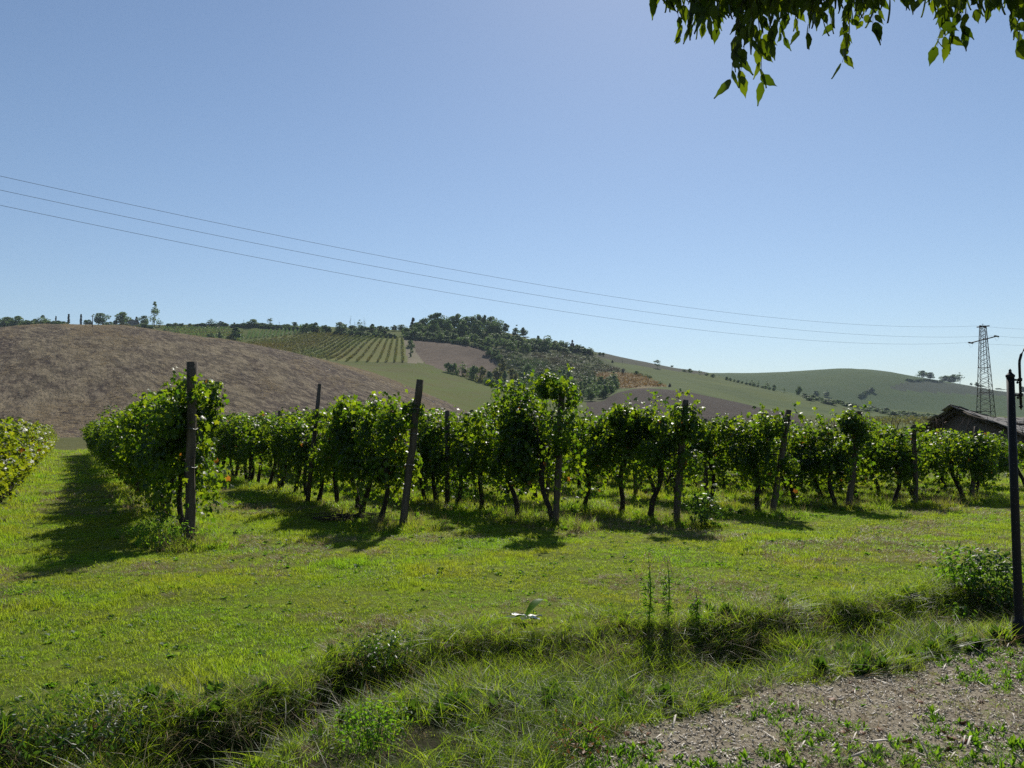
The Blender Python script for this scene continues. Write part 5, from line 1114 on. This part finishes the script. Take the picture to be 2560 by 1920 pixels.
EL_V = np.array(V) + np.array([0, .0, 0]); EL_V[:, 1] += .22 * EL_V[:, 2] ** 2; EL_V *= np.array([.90, 1, 1.14]); EL_F = np.array(Fs)
leafme = [mesh('pointed_leaf', EL_V * .088, EL_F, M['elm'], rnd=[q] * len(EL_F)) for q in (.1, .3, .5, .7, .95)]
tips = [(1632, 22), (1665, 30), (1692, 10), (1702, 118), (1722, 95), (1745, 78), (1762, 88), (1792, 92), (1828, 222), (1850, 218), (1905, 232), (1862, 80), (1885, 128), (1902, 130), (1930, 138), (1958, 122), (1964, 60), (1994, 100), (2022, 106), (2040, 60), (2060, 72), (2078, 84),
        (2106, 182), (2118, 150), (2146, 60), (2160, 80), (2182, 98), (2198, 48), (2222, 20), (2244, 12), (2282, 18), (2312, 14), (2330, 40), (2344, 140), (2362, 118), (2378, 132), (2405, 108), (2418, 60), (2446, 48), (2470, 48), (2500, 22), (2532, 92), (2542, 142), (2556, 118), (2580, 90)]
for _ in range(150): x = random.uniform(1640, 2230); tips.append((x, random.uniform(-40, np.interp(x, [1640, 1700, 1800, 2100, 2230], [0, 70, 70, 60, 10]))))
for _ in range(60): x = random.uniform(2300, 2620); tips.append((x, random.uniform(-60, 40)))
for _ in range(70): x = random.uniform(1600, 2640); tips.append((x, random.uniform(-260, -60)))
allp = []; tw = MB()
for j, (x, y) in enumerate(tips):
    Y = random.uniform(3.5, 4.6); tip = at(x, y - 26, Y); L = random.uniform(.30, .5) if j < 45 else random.uniform(.2, .4)
    top = tip + Vector((random.uniform(-.06, .10), random.uniform(-.1, .15), L)); mid = tip.lerp(top, .5) + Vector((random.uniform(-.03, .03), 0, 0))
    t_ = MB(); pts = [lp(top), lp(mid), lp(tip)]
    tw.tube(pts, [.0028, .0018, .001], 4)
    m = int(L / .032)
    for k in range(m):
        f = k / m; base = tip.lerp(top, f) + Vector((random.uniform(-.012, .012), random.uniform(-.012, .012), 0)); sd_ = 1 if k % 2 else -1
        yaw = random.uniform(0, 6.28); til = random.gauss(0, .38) + sd_ * .28
        allp.append((base, yaw, til, random.uniform(.62, 1.12), (base.z - EYE) / base.y, random.randrange(5)))
for L in limbs:       # twigs fill in between limb and curtain, above the frame
    pass
o = obj('twigs', tw.mesh('twigs', M['bark']), troot); o['kind'] = 'stuff'
vis = sorted(allp, key=lambda q: q[4]); single = vis[:296]; rest = vis[296:]
for base, yaw, til, s_, _, k in single:
    o = obj('leaf', leafme[k], troot, sc=(s_, s_, s_)); o.location = lp(base); o.rotation_euler = (random.gauss(0, .2), til, yaw * .999)
P = np.array([tuple(lp(q[0])) for q in rest])
Rm = np.array([np.array(Matrix.Rotation(q[1], 3, 'Z') @ Matrix.Rotation(q[2], 3, 'Y')) for q in rest])
V, Fs = batch(EL_V, EL_F, P, Rm, np.array([.088 * q[3] for q in rest])); me = mesh('leaf_mass', V, Fs, M['elm'], rnd=np.repeat(rng.random(len(rest)), len(EL_F))); o = obj('foliage', me, troot); o['kind'] = 'stuff'
# the crown above and behind the frame
n = 5200; t_ = rng.uniform(0, 6.28, n); rr = 3.6 * np.sqrt(rng.random(n)); P = np.stack([4.6 + rr * np.cos(t_), 2.0 + .8 * rr * np.sin(t_), 5.3 + rng.random(n) * 2.8], 1)
P = P[(P[:, 2] - EYE) / np.maximum(P[:, 1], .1) > .74]; n = len(P); P -= np.array(o0)
V, Fs = batch(EL_V, EL_F, P, frames(rng.normal(0, 1, (n, 3)), np.tile([[0, 0, 1.]], (n, 1))), .15 * rng.uniform(.7, 1.2, n)); o = obj('upper_crown', mesh('upper_crown', V, Fs, M['elm'], rnd=np.repeat(rng.random(n), len(EL_F))), troot); o['kind'] = 'stuff'

# ------------------------------------------------------------------ air
hm, t = new_mat('haze_air'); pv = N(t, "ShaderNodeVolumePrincipled"); pv.inputs['Density'].default_value = .00010; pv.inputs['Color'].default_value = (.70, .84, 1, 1); pv.inputs['Anisotropy'].default_value = 0.0
o_ = N(t, "ShaderNodeOutputMaterial"); t.links.new(pv.outputs[0], o_.inputs['Volume'])
mb = MB(); mb.box((0, 0, 0), (7000, 7000, 260)); zlow = float(gz.min()) - 1.2
hz = obj('haze', mb.mesh('haze', hm), loc=(0, 0, zlow + 130)); tag(hz, kind='stuff')
hz.display_type = 'WIRE'
